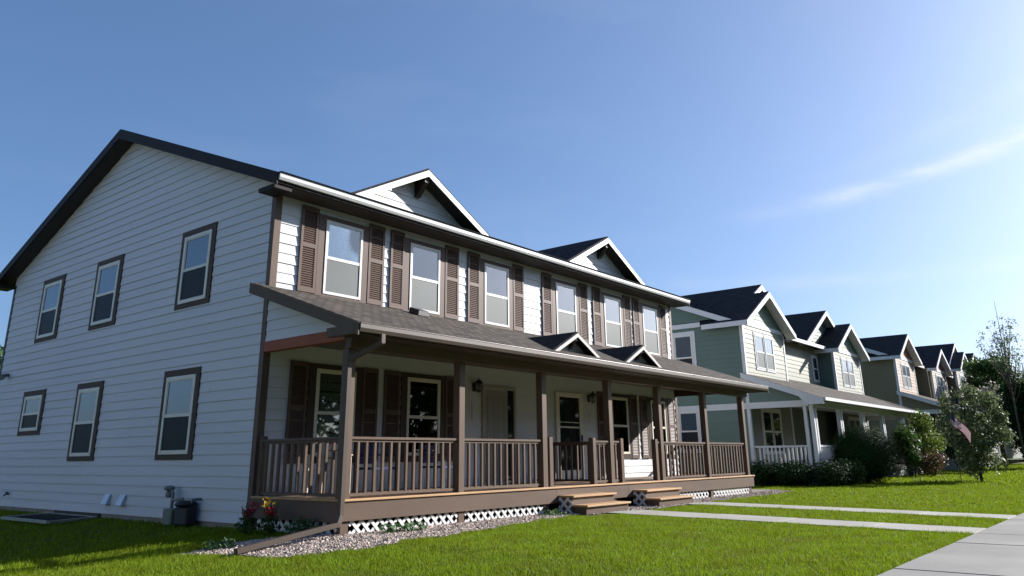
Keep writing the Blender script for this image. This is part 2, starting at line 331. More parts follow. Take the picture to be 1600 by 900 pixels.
# gravel bed and pebbles
M_BED = mat('gravel bed soil', (.20, .17, .15), .95, .25, 5, 70, .5, 60)
b = MB(); gx = np.linspace(-2.1, 17.4, 131)
for i in range(len(gx)-1):
    a, c = gx[i], gx[i+1]
    for y0, y1 in zip(np.linspace(-3.7, -.2, 30)[:-1], np.linspace(-3.7, -.2, 30)[1:]):
        if gravel_mask(np.array((a+c)/2), np.array((y0+y1)/2)): b.quad((a, y0, gzf(a, y0)+.004), (c, y0, gzf(c, y0)+.004), (c, y1, gzf(c, y1)+.004), (a, y1, gzf(a, y1)+.004))
struct(b.build('gravel_bed', M_BED))
def pebbles(n):
    x = rng.uniform(-2.1, 17.4, n*3); y = rng.uniform(-3.7, -.2, n*3); k = gravel_mask(x, y) & ((y < -2.2) | (x < .05)) & ~((x > 5.2) & (x < 10.2) & (y > -2.6))
    k &= (rng.random(n*3) < np.where(x < 6, 1, .5)); x = x[k][:n]; y = y[k][:n]; n = len(x)
    s = rng.uniform(.010, .024, n); base = np.array([(1, 0, 0), (-.5, .87, 0), (-.5, -.87, 0), (0, 0, .62), (0, 0, -.5)])
    tri = [(0, 1, 3), (1, 2, 3), (2, 0, 3)]
    ang = rng.uniform(0, 6.28, n); V = np.zeros((n, 9, 3)); st_ = rng.uniform(.75, 1.5, n); jit = rng.normal(0, .25, (n, 4, 3))
    b4 = base[:4][None]+jit
    for ti, t in enumerate(tri):
        for vi, v in enumerate(t): V[:, ti*3+vi] = b4[:, v]
    V[:, :, 0] *= st_[:, None]; V *= s[:, None, None]
    c, q = np.cos(ang)[:, None], np.sin(ang)[:, None]; X_ = V[:, :, 0]*c-V[:, :, 1]*q; Y_ = V[:, :, 0]*q+V[:, :, 1]*c
    V[:, :, 0] = X_+x[:, None]; V[:, :, 1] = Y_+y[:, None]; V[:, :, 2] += gz(x, y)[:, None]+.008
    return V.reshape(-1, 3)
M_PEB = mat('mixed river pebbles', (.45, .365, .31), .8, .1, 3, 40, island=.9)
stuff(npmesh('pebbles', pebbles(30000), 3, M_PEB), 'tan and grey pebbles covering the bed along the porch', 'pebbles')
# grass blades
def blades(n, xr, yr, h0, h1, w0, w1, keep=None):
    x = rng.uniform(*xr, n); y = rng.uniform(*yr, n); k = ~walk_mask(x, y)
    if keep is not None: k &= keep(x, y)
    x, y = x[k], y[k]; n = len(x)
    cl = .5+.5*np.sin(x*3.1+np.sin(y*2.3)*2)*np.sin(y*2.7+np.sin(x*1.7)*2)
    h = rng.uniform(h0, h1, n)*(.6+.6*cl)*(1+(rng.random(n) < .04)*.6); w = rng.uniform(w0, w1, n)/2; a = rng.uniform(0, 6.28, n); z = gz(x, y)-.012
    lean = rng.uniform(.15, .8, n)*h; la = rng.uniform(0, 6.28, n)
    V = np.zeros((n, 3, 3)); V[:, 0] = np.stack([x-np.cos(a)*w, y-np.sin(a)*w, z], 1); V[:, 1] = np.stack([x+np.cos(a)*w, y+np.sin(a)*w, z], 1)
    V[:, 2] = np.stack([x+np.cos(la)*lean, y+np.sin(la)*lean, z+h], 1)
    return V.reshape(-1, 3)
M_GRASS = mat('grass blades', (.180, .25, .010), .6, .27, 2.2, 9, island=.75, transl=.4, hue=.06, spec=.15, col2=(.15, .13, .035), c2=(1.1, .60, .85))
G = [blades(480000, (-7, 6.1), (-9.42, 0.6), .028, .058, .006, .010, lambda x, y: (y < -1.2) | (x < 0)),
     blades(45000, (-6, 0), (-.5, 13), .04, .08, .012, .02),
     blades(120000, (6, 12), (-9.42, -2.6), .03, .06, .009, .015),
     blades(110000, (10.4, 24), (-9.42, 0), .035, .065, .012, .022),
     blades(70000, (24, 60), (-9.42, 2), .05, .10, .03, .06),
     blades(30000, (-9, 20), (-13.4, -11), .04, .08, .012, .02)]
stuff(npmesh('grass', np.concatenate(G), 3, M_GRASS), 'short bright green grass covering the front lawns', 'grass')

# ================================================================== main house
H = thing('duplex_house', 'pale blue-grey two-storey duplex with brown shutters and a long brown front porch', 'house', (0, 0, -.55))
LX = 15.14; DY = 12.23; EZ = 5.27
RS = .407
def roof(y): return 5.484+RS*(y+.5)
RY = 6.115
def rt(y): return roof(y) if y <= RY else roof(2*RY-y)
# foundation
MB().box(.03, LX-.03, .03, DY-.03, -1.2, -.44).build('foundation', M_CONC, H)
# walls
b = MB(); siding(b, (0, DY, 0), (0, -1, 0), (-1, 0, 0), -.44, rt(RY)-.22, lambda z: (max(0, (DY-(2*RY-((z+.20-5.484)/RS-.5))) if z > EZ else 0), min(DY, DY-(((z+.20-5.484)/RS-.5)) if z > EZ else DY)))
b.build('side_wall', M_SIDING, H)
b = MB(); siding(b, (0, 0, 0), (1, 0, 0), (0, -1, 0), -.44, EZ+.01, lambda z: (.1, LX-.1)); b.build('front_wall', M_SIDING, H)
b = MB(); b.prism([(LX, .0, -.44), (LX, DY, -.44), (LX, DY, EZ), (LX, RY, rt(RY)-.25), (LX, 0, EZ)], (-.05, 0, 0)); b.box(.02, LX-.06, DY-.05, DY, -.44, EZ)
b.build('rear_wall', M_SIDING, H)
# corner trims
MB().box(-.024, -.0241+.024, 0, .10, -.44, 5.27).box(-.024, .115, -.026, 0, -.44, 5.27).build('corner_trim', M_BROWN, H)
MB().box(LX-.115, LX+.024, -.026, 0, -.44, 5.27).box(LX, LX+.024, 0, .1, -.44, 5.27).build('corner_trim', M_BROWN, H)
MB().box(-.024, .0, DY-.1, DY+.02, -.44, 5.27).build('corner_trim', M_DARK, H)
# roof
X0, X1 = -.365, LX+.33
yF, yB = -.53, 2*RY+.53; th = .2
b = MB(); b.prism([(X0, yF, rt(yF)), (X0, RY, rt(RY)), (X0, yB, rt(yF)), (X0, yB, rt(yF)-th), (X0, RY, rt(RY)-th), (X0, yF, rt(yF)-th)], (X1-X0, 0, 0))
R_ = b.build('roof', M_ROOF, H)
b = MB()
for X_ in (X0-.028, X1+.003):
    b = MB(); b.prism([(X_, yF-.02, rt(yF)-.012), (X_, RY, rt(RY)-.01), (X_, yB, rt(yF)-.012), (X_, yB, rt(yF)-.24), (X_, RY, rt(RY)-.25), (X_, yF-.02, rt(yF)-.24)], (.025, 0, 0))
    b.build('rake_board', M_RAKE, R_)
for ya, yb_ in ((-.5, 0), (DY, DY+.5)): MB().box(X0-.026, -.03, ya, yb_, 5.185, 5.262).build('eave_return', M_RAKE, R_)
b = MB(); b.box(X0+.01, X1-.01, -.5, -.0, 5.262, 5.282)
for s_ in (1, -1):
    A = lambda y: (y if s_ > 0 else 2*RY-y)
    for xa, xb in ((X0, -.0), (LX, X1)):
        b.prism([(xa, A(-.5), rt(-.5)-th-.018), (xa, A(RY), rt(RY)-th-.018), (xa, A(RY), rt(RY)-th-.004), (xa, A(-.5), rt(-.5)-th-.004)], (xb-xa, 0, 0))
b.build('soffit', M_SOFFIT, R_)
b = MB(); gp = [(X0+.005, -.505, 5.325), (X0+.005, -.575, 5.325), (X0+.005, -.598, 5.37), (X0+.005, -.598, 5.445), (X0+.005, -.585, 5.445), (X0+.005, -.58, 5.43), (X0+.005, -.505, 5.43)]
b.prism(gp, (X1-X0-.01, 0, 0)); b.build('gutter', M_WHITE, R_)
b = MB(); b.box(X0, X1, -.625, -.5, 5.452, 5.468); b.build('drip_edge', M_ROOF, R_)
# dormers
def dormer(cx):
    hw, ap, yr, s = 2.1, 6.72, -.33, .53
    D = MB()
    zb = ap-hw*s
    for sg in (-1, 1):
        D.prism([(cx, yr, ap), (cx+sg*hw, yr, zb), (cx+sg*hw, yr, zb-.14), (cx, yr, ap-.14)], (0, 3.2, 0))
    d = D.build('dormer_roof', M_ROOFY, H)
    b = MB()
    for sg in (-1, 1):
        b.prism([(cx, yr-.026, ap-.055), (cx+sg*(hw+.0), yr-.026, zb-.055), (cx+sg*(hw+.0), yr-.026, zb-.19), (cx, yr-.026, ap-.20)], (0, .024, 0))
    b.build('rake_board', M_WHITE, d)
    b = MB()
    for sg in (-1, 1):
        b.prism([(cx, yr+.02, ap-.145), (cx+sg*(hw-.02), yr+.02, zb-.145), (cx+sg*(hw-.02), yr+.02, zb-.16), (cx, yr+.02, ap-.16)], (0, .36, 0))
    b.build('soffit', M_SOFFIT, d)
    b = MB(); siding(b, (cx, .04, 0), (1, 0, 0), (0, -1, 0), 5.52, ap-.16, lambda z: (-(ap-.14-z)/s, (ap-.14-z)/s)); b.build('gable_wall', M_WSIDE, d)
    b = MB(); b.box(cx-.07, cx+.07, -.05, .02, ap-.62, ap-.18).box(cx-.068, cx+.068, yr+.03, -.05, ap-.34, ap-.2)
    b.prism([(cx-.065, -.05, ap-.60), (cx-.065, yr+.05, ap-.34), (cx-.065, -.05, ap-.34)], (.13, 0, 0)); b.build('bracket', M_DARK, d, .005)
M_WSIDE = mat('white gable siding', (.62, .61, .59), .5, .05, 1, 40)
dormer(3.57); dormer(10.96)

# windows ------------------------------------------------------------------
def window(O, u, n, s0, s1, z0, z1, trim, trim_m, fw, frame_m, up_m, lo_m, head=None, trim_sides=True, parent=H, curtain=None):
    """vinyl double-hung window standing proud on a wall (s0..z1 = the vinyl frame's outside)"""
    O, u, n = Vector(O), Vector(u), Vector(n)
    def bx(b, a0, a1, c0, c1, d0, d1):
        p = O+u*a0+n*d0; b.prism([O+u*a0+n*d0+Vector((0, 0, c0)), O+u*a1+n*d0+Vector((0, 0, c0)), O+u*a1+n*d0+Vector((0, 0, c1)), O+u*a0+n*d0+Vector((0, 0, c1))], n*(d1-d0))
    b = MB(); F = .05
    bx(b, s0, s0+fw, z0, z1, 0, F); bx(b, s1-fw, s1, z0, z1, 0, F); bx(b, s0+fw, s1-fw, z1-fw, z1, 0, F-.002); bx(b, s0+fw, s1-fw, z0, z0+fw, 0, F-.002)
    w = b.build('window', frame_m, parent, .003)
    zm = z0+(z1-z0)*.49; sash = .03
    b = MB(); bx(b, s0+fw, s1-fw, zm-sash, zm+sash, .0, F-.006)
    bx(b, s0+fw, s0+fw+.02, zm+sash, z1-fw, 0, .04); bx(b, s1-fw-.02, s1-fw, zm+sash, z1-fw, 0, .04); bx(b, s0+fw+.02, s1-fw-.02, z1-fw-.02, z1-fw, 0, .039)
    b.build('sash', frame_m, w)
    if curtain:
        m_up, m_lo, l_, r_, two = curtain
        b = MB(); bx(b, s0+fw, s1-fw, z0+fw, z1-fw, .003, .006); b.build('dark_backing', M_DARKBACK, w)
        b = MB(); q0 = z0+fw if two else zm-sash
        for c0, c1 in ((s0+fw, s0+fw+l_*(s1-s0-2*fw)), (s1-fw-r_*(s1-s0-2*fw), s1-fw)):
            k = max(2, int((c1-c0)/.018))
            if c1-c0 < .03: continue
            pt = [(c0+(c1-c0)*i/k, .014+.006*math.sin(i*1.9+s0*7)+.002*math.sin(i*.7)) for i in range(k+1)]
            for i in range(k):
                P_ = lambda p, z_: O+u*p[0]+n*p[1]+Vector((0, 0, z_)); b.quad(P_(pt[i], q0), P_(pt[i+1], q0), P_(pt[i+1], z1-fw), P_(pt[i], z1-fw))
        if b.f: b.build('curtain', M_CURT, w)
        b = MB(); bx(b, s0+fw+.02, s1-fw-.02, zm+sash, z1-fw-.02, .030, .033); b.build('upper_pane', m_up, w)
        b = MB(); bx(b, s0+fw, s1-fw, z0+fw, zm-sash, .034, .037) if two else bx(b, s0+fw, s1-fw, z0+fw, zm-sash, .026, .036); b.build('lower_pane', m_lo, w)
    else:
        b = MB(); bx(b, s0+fw+.02, s1-fw-.02, zm+sash, z1-fw-.02, .012, .027); b.build('upper_pane', up_m, w)
        b = MB(); bx(b, s0+fw, s1-fw, z0+fw, zm-sash, .012, .032); b.build('lower_pane', lo_m, w)
    if trim:
        b = MB(); T = .036; hd = head or trim
        bx(b, s0-trim, s0, z0-trim*.75, z1+hd, 0, T); bx(b, s1, s1+trim, z0-trim*.75, z1+hd, 0, T); bx(b, s0, s1, z1, z1+hd, 0, T-.002); bx(b, s0, s1, z0-trim*.75, z0, 0, T-.002)
        b.build('trim', trim_m, w)
    return w
SIDE = ((0, 0, 0), (0, -1, 0), (-1, 0, 0))
for y0, y1, z0, z1, low in [(1.938, 3.229, 3.484, 5.114, 0), (5.806, 7.103, 3.484, 5.114, 0), (8.878, 10.177, 3.484, 5.114, 0), (1.968, 3.30, .587, 2.267, 1), (5.93, 7.206, .587, 2.267, 1), (8.948, 10.262, 1.203, 2.267, 1)]:
    t = .13; window((0, 0, 0), (0, -1, 0), (-1, 0, 0), -y1+t, -y0-t, z0+t*.75, z1-t, t, M_WTRIM, .075, M_VINYL, M_GLASS_SKY, M_SCREEN_D)
UP = [(1.128, 2.048), (3.374, 4.288), (5.799, 6.714), (8.696, 9.62), (11.05, 11.96), (13.25, 14.17)]
CUR = [(.34, .22), (.24, .30), (.5, .1), (.2, .34), (.42, .42), (.3, .16)]
for (a, c), (l_, r_) in zip(UP, CUR): window((0, 0, 0), (1, 0, 0), (0, -1, 0), a, c, 3.564, 5.022, .165, M_SHUT, .055, M_WVINYL, M_GLASS, M_SCREEN, head=.09, curtain=(M_CLEAR, M_SCREEN, l_, r_, False))
LO = [(1.12, 2.05), (3.40, 4.36), (11.2, 12.08), (13.42, 14.3)]
for (a, c), (l_, r_) in zip(LO, [(.1, .0), (.0, .12), (.22, .0), (.1, .2)]): window((0, 0, 0), (1, 0, 0), (0, -1, 0), a, c, .62, 2.165, .16, M_DARK, .06, M_VINYL, M_GLASS_P, M_GLASS_P, head=.09, curtain=(M_CLEARD, M_CLEARD, l_, r_, True))
# shutters
def shutter_mesh(w, h):
    b = MB(); st_, rl = .055, .085; y0, y1 = -.045, -.018
    b.box(0, st_, y0, y1, 0, h); b.box(w-st_, w, y0, y1, 0, h)
    mid = h*.54
    for z0, z1 in ((0, rl*1.1), (mid-.04, mid+.04), (h-rl, h)): b.box(st_, w-st_, y0, y1, z0, z1)
    for z0, z1 in ((rl*1.1, mid-.04), (mid+.04, h-rl)):
        k = int((z1-z0)/.042); d = (z1-z0)/k
        for i in range(k):
            z = z0+i*d; b.add([(st_, y0+.004, z), (w-st_, y0+.004, z), (w-st_, y1+.004, z+d*.98), (st_, y1+.004, z+d*.98), (st_, y0+.004, z-.004), (w-st_, y0+.004, z-.004), (st_, y1+.004, z-.004), (w-st_, y1+.004, z-.004)], [(0, 1, 2, 3), (4, 5, 1, 0), (6, 7, 5, 4)])
    b.box(.01, w-.01, y1+.002, -.002, .01, h-.01)
    return b
def shutters(lst, z0, z1, m_, nm):
    cache = {}
    for x0, x1 in lst:
        w = round((x1-x0)/.03)*.03
        if w not in cache:
            o = shutter_mesh(w, z1-z0).build('shutter', m_); cache[w] = o
        else:
            o = cache[w].copy(); COL.objects.link(o)
        o.parent = H; o.location = Vector((x0, 0, z0))-H.location
shutters([(.56, .955), (2.22, 2.65), (2.815, 3.205), (4.46, 4.90), (5.22, 5.63), (6.89, 7.32), (8.09, 8.52), (9.79, 10.2), (10.47, 10.88), (12.13, 12.56), (12.68, 13.08), (14.34, 14.77)], 3.535, 5.19, M_SHUT, 'up')
M_SHUTD = M_SHUT
shutters([(.545, .945), (2.22, 2.62), (2.78, 3.2), (4.53, 4.93), (10.5, 10.93), (12.2, 12.62), (12.8, 13.22), (14.5, 14.93)], .5, 2.265, M_SHUTD, 'low')

# porch ------------------------------------------------------------------
PD = -2.28
def pr(y): return 3.537+.351*y
PX0, PX1 = -.32, 15.48
b = MB(); b.prism([(PX0, .0, pr(0)), (PX0, -2.87, pr(-2.87)), (PX0, -2.87, pr(-2.87)-.1), (PX0, 0, pr(0)-.1)], (PX1-PX0, 0, 0))
PR = b.build('porch_roof', M_PROOF, H)
b = MB()
for X_ in (PX0-.026, PX1+.002):
    b = MB(); b.prism([(X_, .08, pr(.08)-.012), (X_, -2.89, pr(-2.89)-.012), (X_, -2.89, pr(-2.89)-.19), (X_, -2.2, pr(-2.2)-.34) if 0 else (X_, -2.6, pr(-2.6)-.19), (X_, .08, pr(.08)-.2)], (.024, 0, 0))
    b.build('rake_board', M_PRAKE, PR)
for xa in (PX0-.03, PX1-.06): MB().box(xa, xa+.09, -2.8, -2.15, 2.36, 2.50).build('eave_return', M_PRAKE, PR)
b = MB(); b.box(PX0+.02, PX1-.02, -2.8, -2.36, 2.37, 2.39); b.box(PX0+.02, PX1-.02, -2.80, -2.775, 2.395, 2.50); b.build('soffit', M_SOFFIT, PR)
b = MB(); x = PX0
gp = [(x, -2.815, 2.385), (x, -2.89, 2.385), (x, -2.915, 2.44), (x, -2.915, 2.505), (x, -2.925, 2.515), (x, -2.90, 2.52), (x, -2.815, 2.49)]
b.prism(gp, (PX1-PX0, 0, 0)); b.build('gutter', M_GUT, PR, .004)
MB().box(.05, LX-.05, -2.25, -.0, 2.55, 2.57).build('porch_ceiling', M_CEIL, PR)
# side triangles of siding above side beams
for X_, n_ in ((.0, -1), (LX, 1)):
    b = MB(); U = (0, -1, 0)
    siding(b, (X_, 0, 0), U, (n_, 0, 0), 2.53, 3.42, lambda z: (.02, min(2.2, max(.02, (3.43-z)/.351))), blen=9)
    b.build('porch_gable_siding', M_SIDING, PR)
b = MB(); b.box(-.035, .10, -2.21, -.03, 2.355, 2.535); b.build('porch_beam', M_RED, H, .004)
b = MB(); b.box(LX-.10, LX+.035, -2.21, -.03, 2.355, 2.535); b.build('porch_beam', M_DARK, H, .004)
b = MB(); b.box(-.02, LX+.02, PD-.075, PD+.075, 2.22, 2.53); b.build('porch_beam', M_BROWNH, H, .004)
# posts
pm = .15
POST = [(.0, .155), (2.54, 2.69), (4.985, 5.14), (7.48, 7.63), (9.79, 9.94), (12.34, 12.49), (14.88, 15.03)]
for a, c in POST: MB().box(a, c, PD, PD+pm, -.62, 2.22).build('porch_post', M_BROWN, H, .006)
# floor and skirt
b = MB()
yb = -.005
for i, y in enumerate(np.arange(-2.24, -.03, .14)): b.box(.0, LX, y, min(y+.134, -.028), -.034, random.uniform(-.003, 0))
FL = b.build('porch_floor', mat('stained deck boards', (.20, .13, .085), .6, .15, 2, 30, .2, 40, stretch=(.4, 4, 4), island=.2), H)
MB().box(-.05, LX+.05, -2.345, -2.247, -.036, -.002).box(-.05, .045, -2.24, -.03, -.036, .003).box(LX-.045, LX+.05, -2.24, -.03, -.036, .003).build('nosing', M_CEDAR, FL, .006)
b = MB()
for a, c in ((-.02, 5.36), (5.364, 8.1), (8.104, LX+.02)): b.box(a, c, -2.318, -2.282, -.31, -.04)
b.build('skirt_board', M_BROWNH, H, .003)
MB().box(-.036, -.004, -2.279, -.03, -.33, -.04).build('skirt_board', M_BROWNH, H, .003)
MB().box(LX+.004, LX+.036, -2.279, -.03, -.33, -.04).build('skirt_board', M_BROWNH, H, .003)
# railings
M_BAL = M_BROWN
def railing(p, q, n):
    p, q = Vector(p), Vector(q); d = (q-p).normalized(); Lr = (q-p).length
    b = MB(); b.beam(p+Vector((0, 0, .875)), q+Vector((0, 0, .875)), .09, .04); b.beam(p+Vector((0, 0, .835)), q+Vector((0, 0, .835)), .04, .038); b.beam(p+Vector((0, 0, .05)), q+Vector((0, 0, .05)), .04, .045)
    r = b.build('railing', M_BROWNH, H, .003)
    first = None
    for i in range(n):
        c = p+d*Lr*(i+1)/(n+1)
        if first is None:
            o = MB().box(-.022, .022, -.022, .022, 0, .745).build('baluster', M_BAL, None, .002); first = o
        else: o = first.copy(); COL.objects.link(o)
        o.parent = r; o.location = Vector((c.x, c.y, .072))-wloc(r); o.rotation_euler.z = random.uniform(-.04, .04)
    return r
ry = PD+.07
railing((.16, ry, 0), (2.535, ry, 0), 13); railing((2.695, ry, 0), (4.98, ry, 0), 12)
railing((6.92, ry, 0), (7.475, ry, 0), 2); railing((7.635, ry, 0), (7.93, ry, 0), 1); railing((9.65, ry, 0), (9.785, ry, 0), 0)
railing((9.945, ry, 0), (12.335, ry, 0), 12); railing((12.495, ry, 0), (14.875, ry, 0), 12)
railing((.07, -2.12, 0), (.07, -.05, 0), 11); railing((7.56, -2.12, 0), (7.56, -.05, 0), 12); railing((14.96, -2.12, 0), (14.96, -.05, 0), 11)
for a in (5.21, 6.79, 7.93, 9.53): MB().box(a, a+.12, PD+.005, PD+.125, 0, .95).build('newel_post', M_BROWN, H, .006)
MB().box(.03, .13, -.13, -.03, 0, .95).build('newel_post', M_BROWN, H, .006)
# lattice
M_LAT = mat('white vinyl lattice', (.66, .66, .65), .45, .05)
def clipseg(p, d, w, h):
    t0, t1 = -1e9, 1e9
    for k, mx_ in ((0, w), (1, h)):
        if abs(d[k]) < 1e-9:
            if not 0 <= p[k] <= mx_: return None
        else:
            a, c = (0-p[k])/d[k], (mx_-p[k])/d[k]; t0 = max(t0, min(a, c)); t1 = min(t1, max(a, c))
    return (t0, t1) if t1-t0 > .015 else None
def lattice(O, u, n, w, h, parent=H, sp=.185, sw=.05):
    O, u, n = Vector(O), Vector(u), Vector(n); b = MB(); s2 = math.sqrt(.5)
    for sg, dep in ((1, 0), (-1, .007)):
        d = (s2, s2*sg); c = -h-w
        k = int((w+2*h)/sp/1.0)+4
        for i in range(-k, k):
            p = (i*sp*1.0+.03, 0 if sg > 0 else h); t = clipseg(p, d, w, h)
            if not t: continue
            q0 = (p[0]+d[0]*t[0], p[1]+d[1]*t[0]); q1 = (p[0]+d[0]*t[1], p[1]+d[1]*t[1])
            P = lambda q: O+u*q[0]+Vector((0, 0, q[1]))+n*dep
            b.beam(P(q0), P(q1), sw, .006, n) if 0 else b.prism([P(q0)+(u*-d[1]+Vector((0, 0, d[0])))*sw/2, P(q0)-(u*-d[1]+Vector((0, 0, d[0])))*sw/2, P(q1)-(u*-d[1]+Vector((0, 0, d[0])))*sw/2, P(q1)+(u*-d[1]+Vector((0, 0, d[0])))*sw/2], n*.006)
    return b.build('lattice_panel', M_LAT, parent)
for a, c in ((.18, 2.52), (2.72, 4.96), (10.2, 12.2), (12.5, 14.86)): lattice((a, PD+.02, -.53), (1, 0, 0), (0, -1, 0), c-a, .225)
lattice((.01, -.2, -.56), (0, -1, 0), (-1, 0, 0), 2.0, .235)
MB().box(.02, .4, -.2, -.09, -.7, -.32).build('porch_pier', M_DARK, H)
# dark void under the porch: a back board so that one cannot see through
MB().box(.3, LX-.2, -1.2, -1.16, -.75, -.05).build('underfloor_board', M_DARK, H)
# steps
for x0, x1, e in ((5.40, 7.0, .07), (8.28, 9.93, .07)):
    st_ = MB().box(x0+.03, x1-.03, -2.64, -2.32, -.62, -.205).box(x0+.06, x1+.02, -2.94, -2.645, -.64, -.375).build('steps', M_BROWNH, H, .003)
    MB().box(x0, x1, -2.69, -2.322, -.203, -.165).build('tread', M_CEDAR, st_, .006); MB().box(x0+.03, x1+.06, -2.99, -2.648, -.373, -.335).build('tread', M_CEDAR, st_, .006)
    lattice((x0+.012, -2.325, -.60), (0, -1, 0), (-1, 0, 0), .32, .385, st_)
# porch gablets over the steps
def gablet(cx):
    yr, hw, ap, s = -2.52, .90, 3.13, .52; zb = ap-hw*s; D = MB()
    for sg in (-1, 1): D.prism([(cx, yr, ap), (cx+sg*hw, yr, zb), (cx+sg*hw, yr, zb-.075), (cx, yr, ap-.075)], (0, 1.75, 0))
    d = D.build('porch_gable', M_ROOFY, H)
    b = MB()
    for sg in (-1, 1): b.prism([(cx, yr-.022, ap-.035), (cx+sg*(hw-.01), yr-.022, zb-.035), (cx+sg*(hw-.01), yr-.022, zb-.11), (cx, yr-.022, ap-.12)], (0, .02, 0))
    b.build('rake_board', M_GWHITE, d)
    b = MB(); siding(b, (cx, yr+.22, 0), (1, 0, 0), (0, -1, 0), 2.68, ap-.085, lambda z: (-(ap-.085-z)/s, (ap-.085-z)/s), e=.12); b.build('gable_wall', M_GWHITE, d)
    b = MB(); b.box(cx-.05, cx+.05, yr+.16, yr+.2, ap-.36, ap-.1).box(cx-.048, cx+.048, yr+.01, yr+.16, ap-.19, ap-.1)
    b.prism([(cx-.045, yr+.16, ap-.34), (cx-.045, yr+.03, ap-.19), (cx-.045, yr+.16, ap-.19)], (.09, 0, 0)); b.build('bracket', M_DARK, d)
M_GWHITE = mat('greyish white gable paint', (.38, .365, .35), .5, .08)
gablet(5.97); gablet(8.76)
# roof vents
for x, y in ((3.32, -.55), (12.25, -.75)):
    MB().prism([(x-.17, y, pr(y)+.004), (x+.17, y, pr(y)+.004), (x+.15, y, pr(y)+.12), (x-.15, y, pr(y)+.12)], (0, .28, .10)).build('roof_vent', M_RUBBER, PR, .01)
# downspout
b = MB()
path = [(.16, -2.86, 2.40), (.16, -2.86, 2.27), (-.065, -2.37, 2.02), (-.065, -2.36, -.22), (-.12, -2.37, -.34), (-1.72, -2.36, gzf(-1.72, -2.36)+.05)]
for i in range(len(path)-1):
    a, c = Vector(path[i]), Vector(path[i+1]); d = (c-a).normalized(); b.beam(a-d*.02, c+d*.02, .085, .07, (0, 1, 0) if abs(d.z) > .8 else (0, 0, 1))
b.build('downspout', mat('dark brown downspout', (.085, .066, .054), .5, .1, spec=.2), H, .006)
# doors
def bxw(b, x0, x1, z0, z1, d0, d1): b.box(x0, x1, -d1, -d0, z0, z1); return b
M_DOOR = mat('taupe door paint', (.28, .265, .24), .45, .06)
b = MB(); bxw(b, 5.73, 5.80, .02, 2.15, 0, .05); bxw(b, 6.87, 6.94, .02, 2.15, 0, .05); bxw(b, 5.80, 6.87, 2.08, 2.15, 0, .05)
dr = b.build('front_door', mat('tan door casing', (.36, .33, .27), .5, .05), H, .003)
b = MB(); bxw(b, 5.81, 6.64, .03, 2.05, .0, .03)
for x0, x1 in ((5.92, 6.17), (6.28, 6.53)):
    for z0, z1 in ((.18, .75), (.88, 1.92)):
        bxw(b, x0, x1, z0, z0+.03, .03, .038); bxw(b, x0, x1, z1-.03, z1, .03, .038); bxw(b, x0, x0+.03, z0+.03, z1-.03, .03, .038); bxw(b, x1-.03, x1, z0+.03, z1-.03, .03, .038)
b.build('door_leaf', M_DOOR, dr, .002)
b = MB(); bxw(b, 6.65, 6.865, .03, 2.07, .004, .02); b.build('dark_gap', M_GLASS_P, dr)  # dark pane put in for the unlit gap beside the door leaf
b = MB(); b.lathe((5.87, -.075, .98), [(.0, -.03), (.028, -.015), (.03, .0), (.028, .015), (.0, .03)], 10); b.tube([(5.87, -.03, .98), (5.87, -.07, .98)], .012); b.build('door_knob', M_METAL, dr)
b = MB(); bxw(b, 8.55, 8.70, .02, 2.16, 0, .055); bxw(b, 9.60, 9.75, .02, 2.16, 0, .055); bxw(b, 8.70, 9.60, 2.04, 2.16, 0, .054)
bxw(b, 8.70, 9.60, .02, .22, 0, .045); bxw(b, 8.70, 9.60, .22, .24, 0, .04)
dr = b.build('storm_door', M_VINYL, H, .003)
b = MB(); bxw(b, 8.70, 9.60, 1.27, 1.31, 0, .042); bxw(b, 8.72, 9.58, 1.40, 1.42, 0, .04); b.build('cross_rail', M_VINYL, dr)
b = MB(); bxw(b, 8.70, 9.60, .24, 1.27, .005, .03); bxw(b, 8.70, 9.60, 1.31, 2.04, .005, .028); b.build('pane', M_GLASS_P, dr)
b = MB(); bxw(b, 9.63, 9.66, .95, 1.1, .055, .09); b.build('handle', M_BLACK, dr)
# house numbers (stacked digits)
def text_mesh(txt, size, ext):
    cu = bpy.data.curves.new('t', 'FONT'); cu.body = txt; cu.size = size; cu.extrude = ext; cu.align_x = 'CENTER'
    o = bpy.data.objects.new('t', cu); COL.objects.link(o); bpy.context.view_layer.update()
    me = bpy.data.meshes.new_from_object(o.evaluated_get(bpy.context.evaluated_depsgraph_get())); bpy.data.objects.remove(o); return me
M_NUM = mat('pale number plastic', (.85, .85, .83), .4, .03)
for x, z, digs in ((5.42, 1.64, '533'), (10.13, 1.56, '97')):
    for i, dgt in enumerate(digs):
        me = text_mesh(dgt, .17, .006); me.materials.append(M_NUM); o = bpy.data.objects.new('house_number', me); COL.objects.link(o); o.parent = H
        o.rotation_euler = (math.pi/2, 0, 0); o.location = Vector((x, -.028, z-.135*i))-H.location
# lanterns
def lantern(x, z):
    b = MB(); bxw(b, x-.05, x+.05, z-.17, z+.02, 0, .03); b.tube([(x, -.03, z-.05), (x, -.10, z+.05), (x, -.16, z+.06)], .012)
    b.lathe((x, -.16, z-.17), [(.03, -.03), (.06, 0), (.065, .012), (.055, .014)], 8)
    for j in range(6):
        a = j*math.pi/3; b.tube([(x+.055*math.cos(a), -.16+.055*math.sin(a), z-.16), (x+.075*math.cos(a), -.16+.075*math.sin(a), z+.0)], .006, 5)
    b.lathe((x, -.16, z), [(.10, 0), (.085, .03), (.03, .08), (.012, .09), (.012, .12)], 12)
    o = b.build('wall_lantern', M_BLACK, H)
    MB().lathe((x, -.16, z-.155), [(.045, 0), (.06, .15)], 10).build('glass', mat('lantern glass', (.25, .25, .24), .1, .05), o, smooth=True)
lantern(5.47, 2.16); lantern(10.1, 2.13)
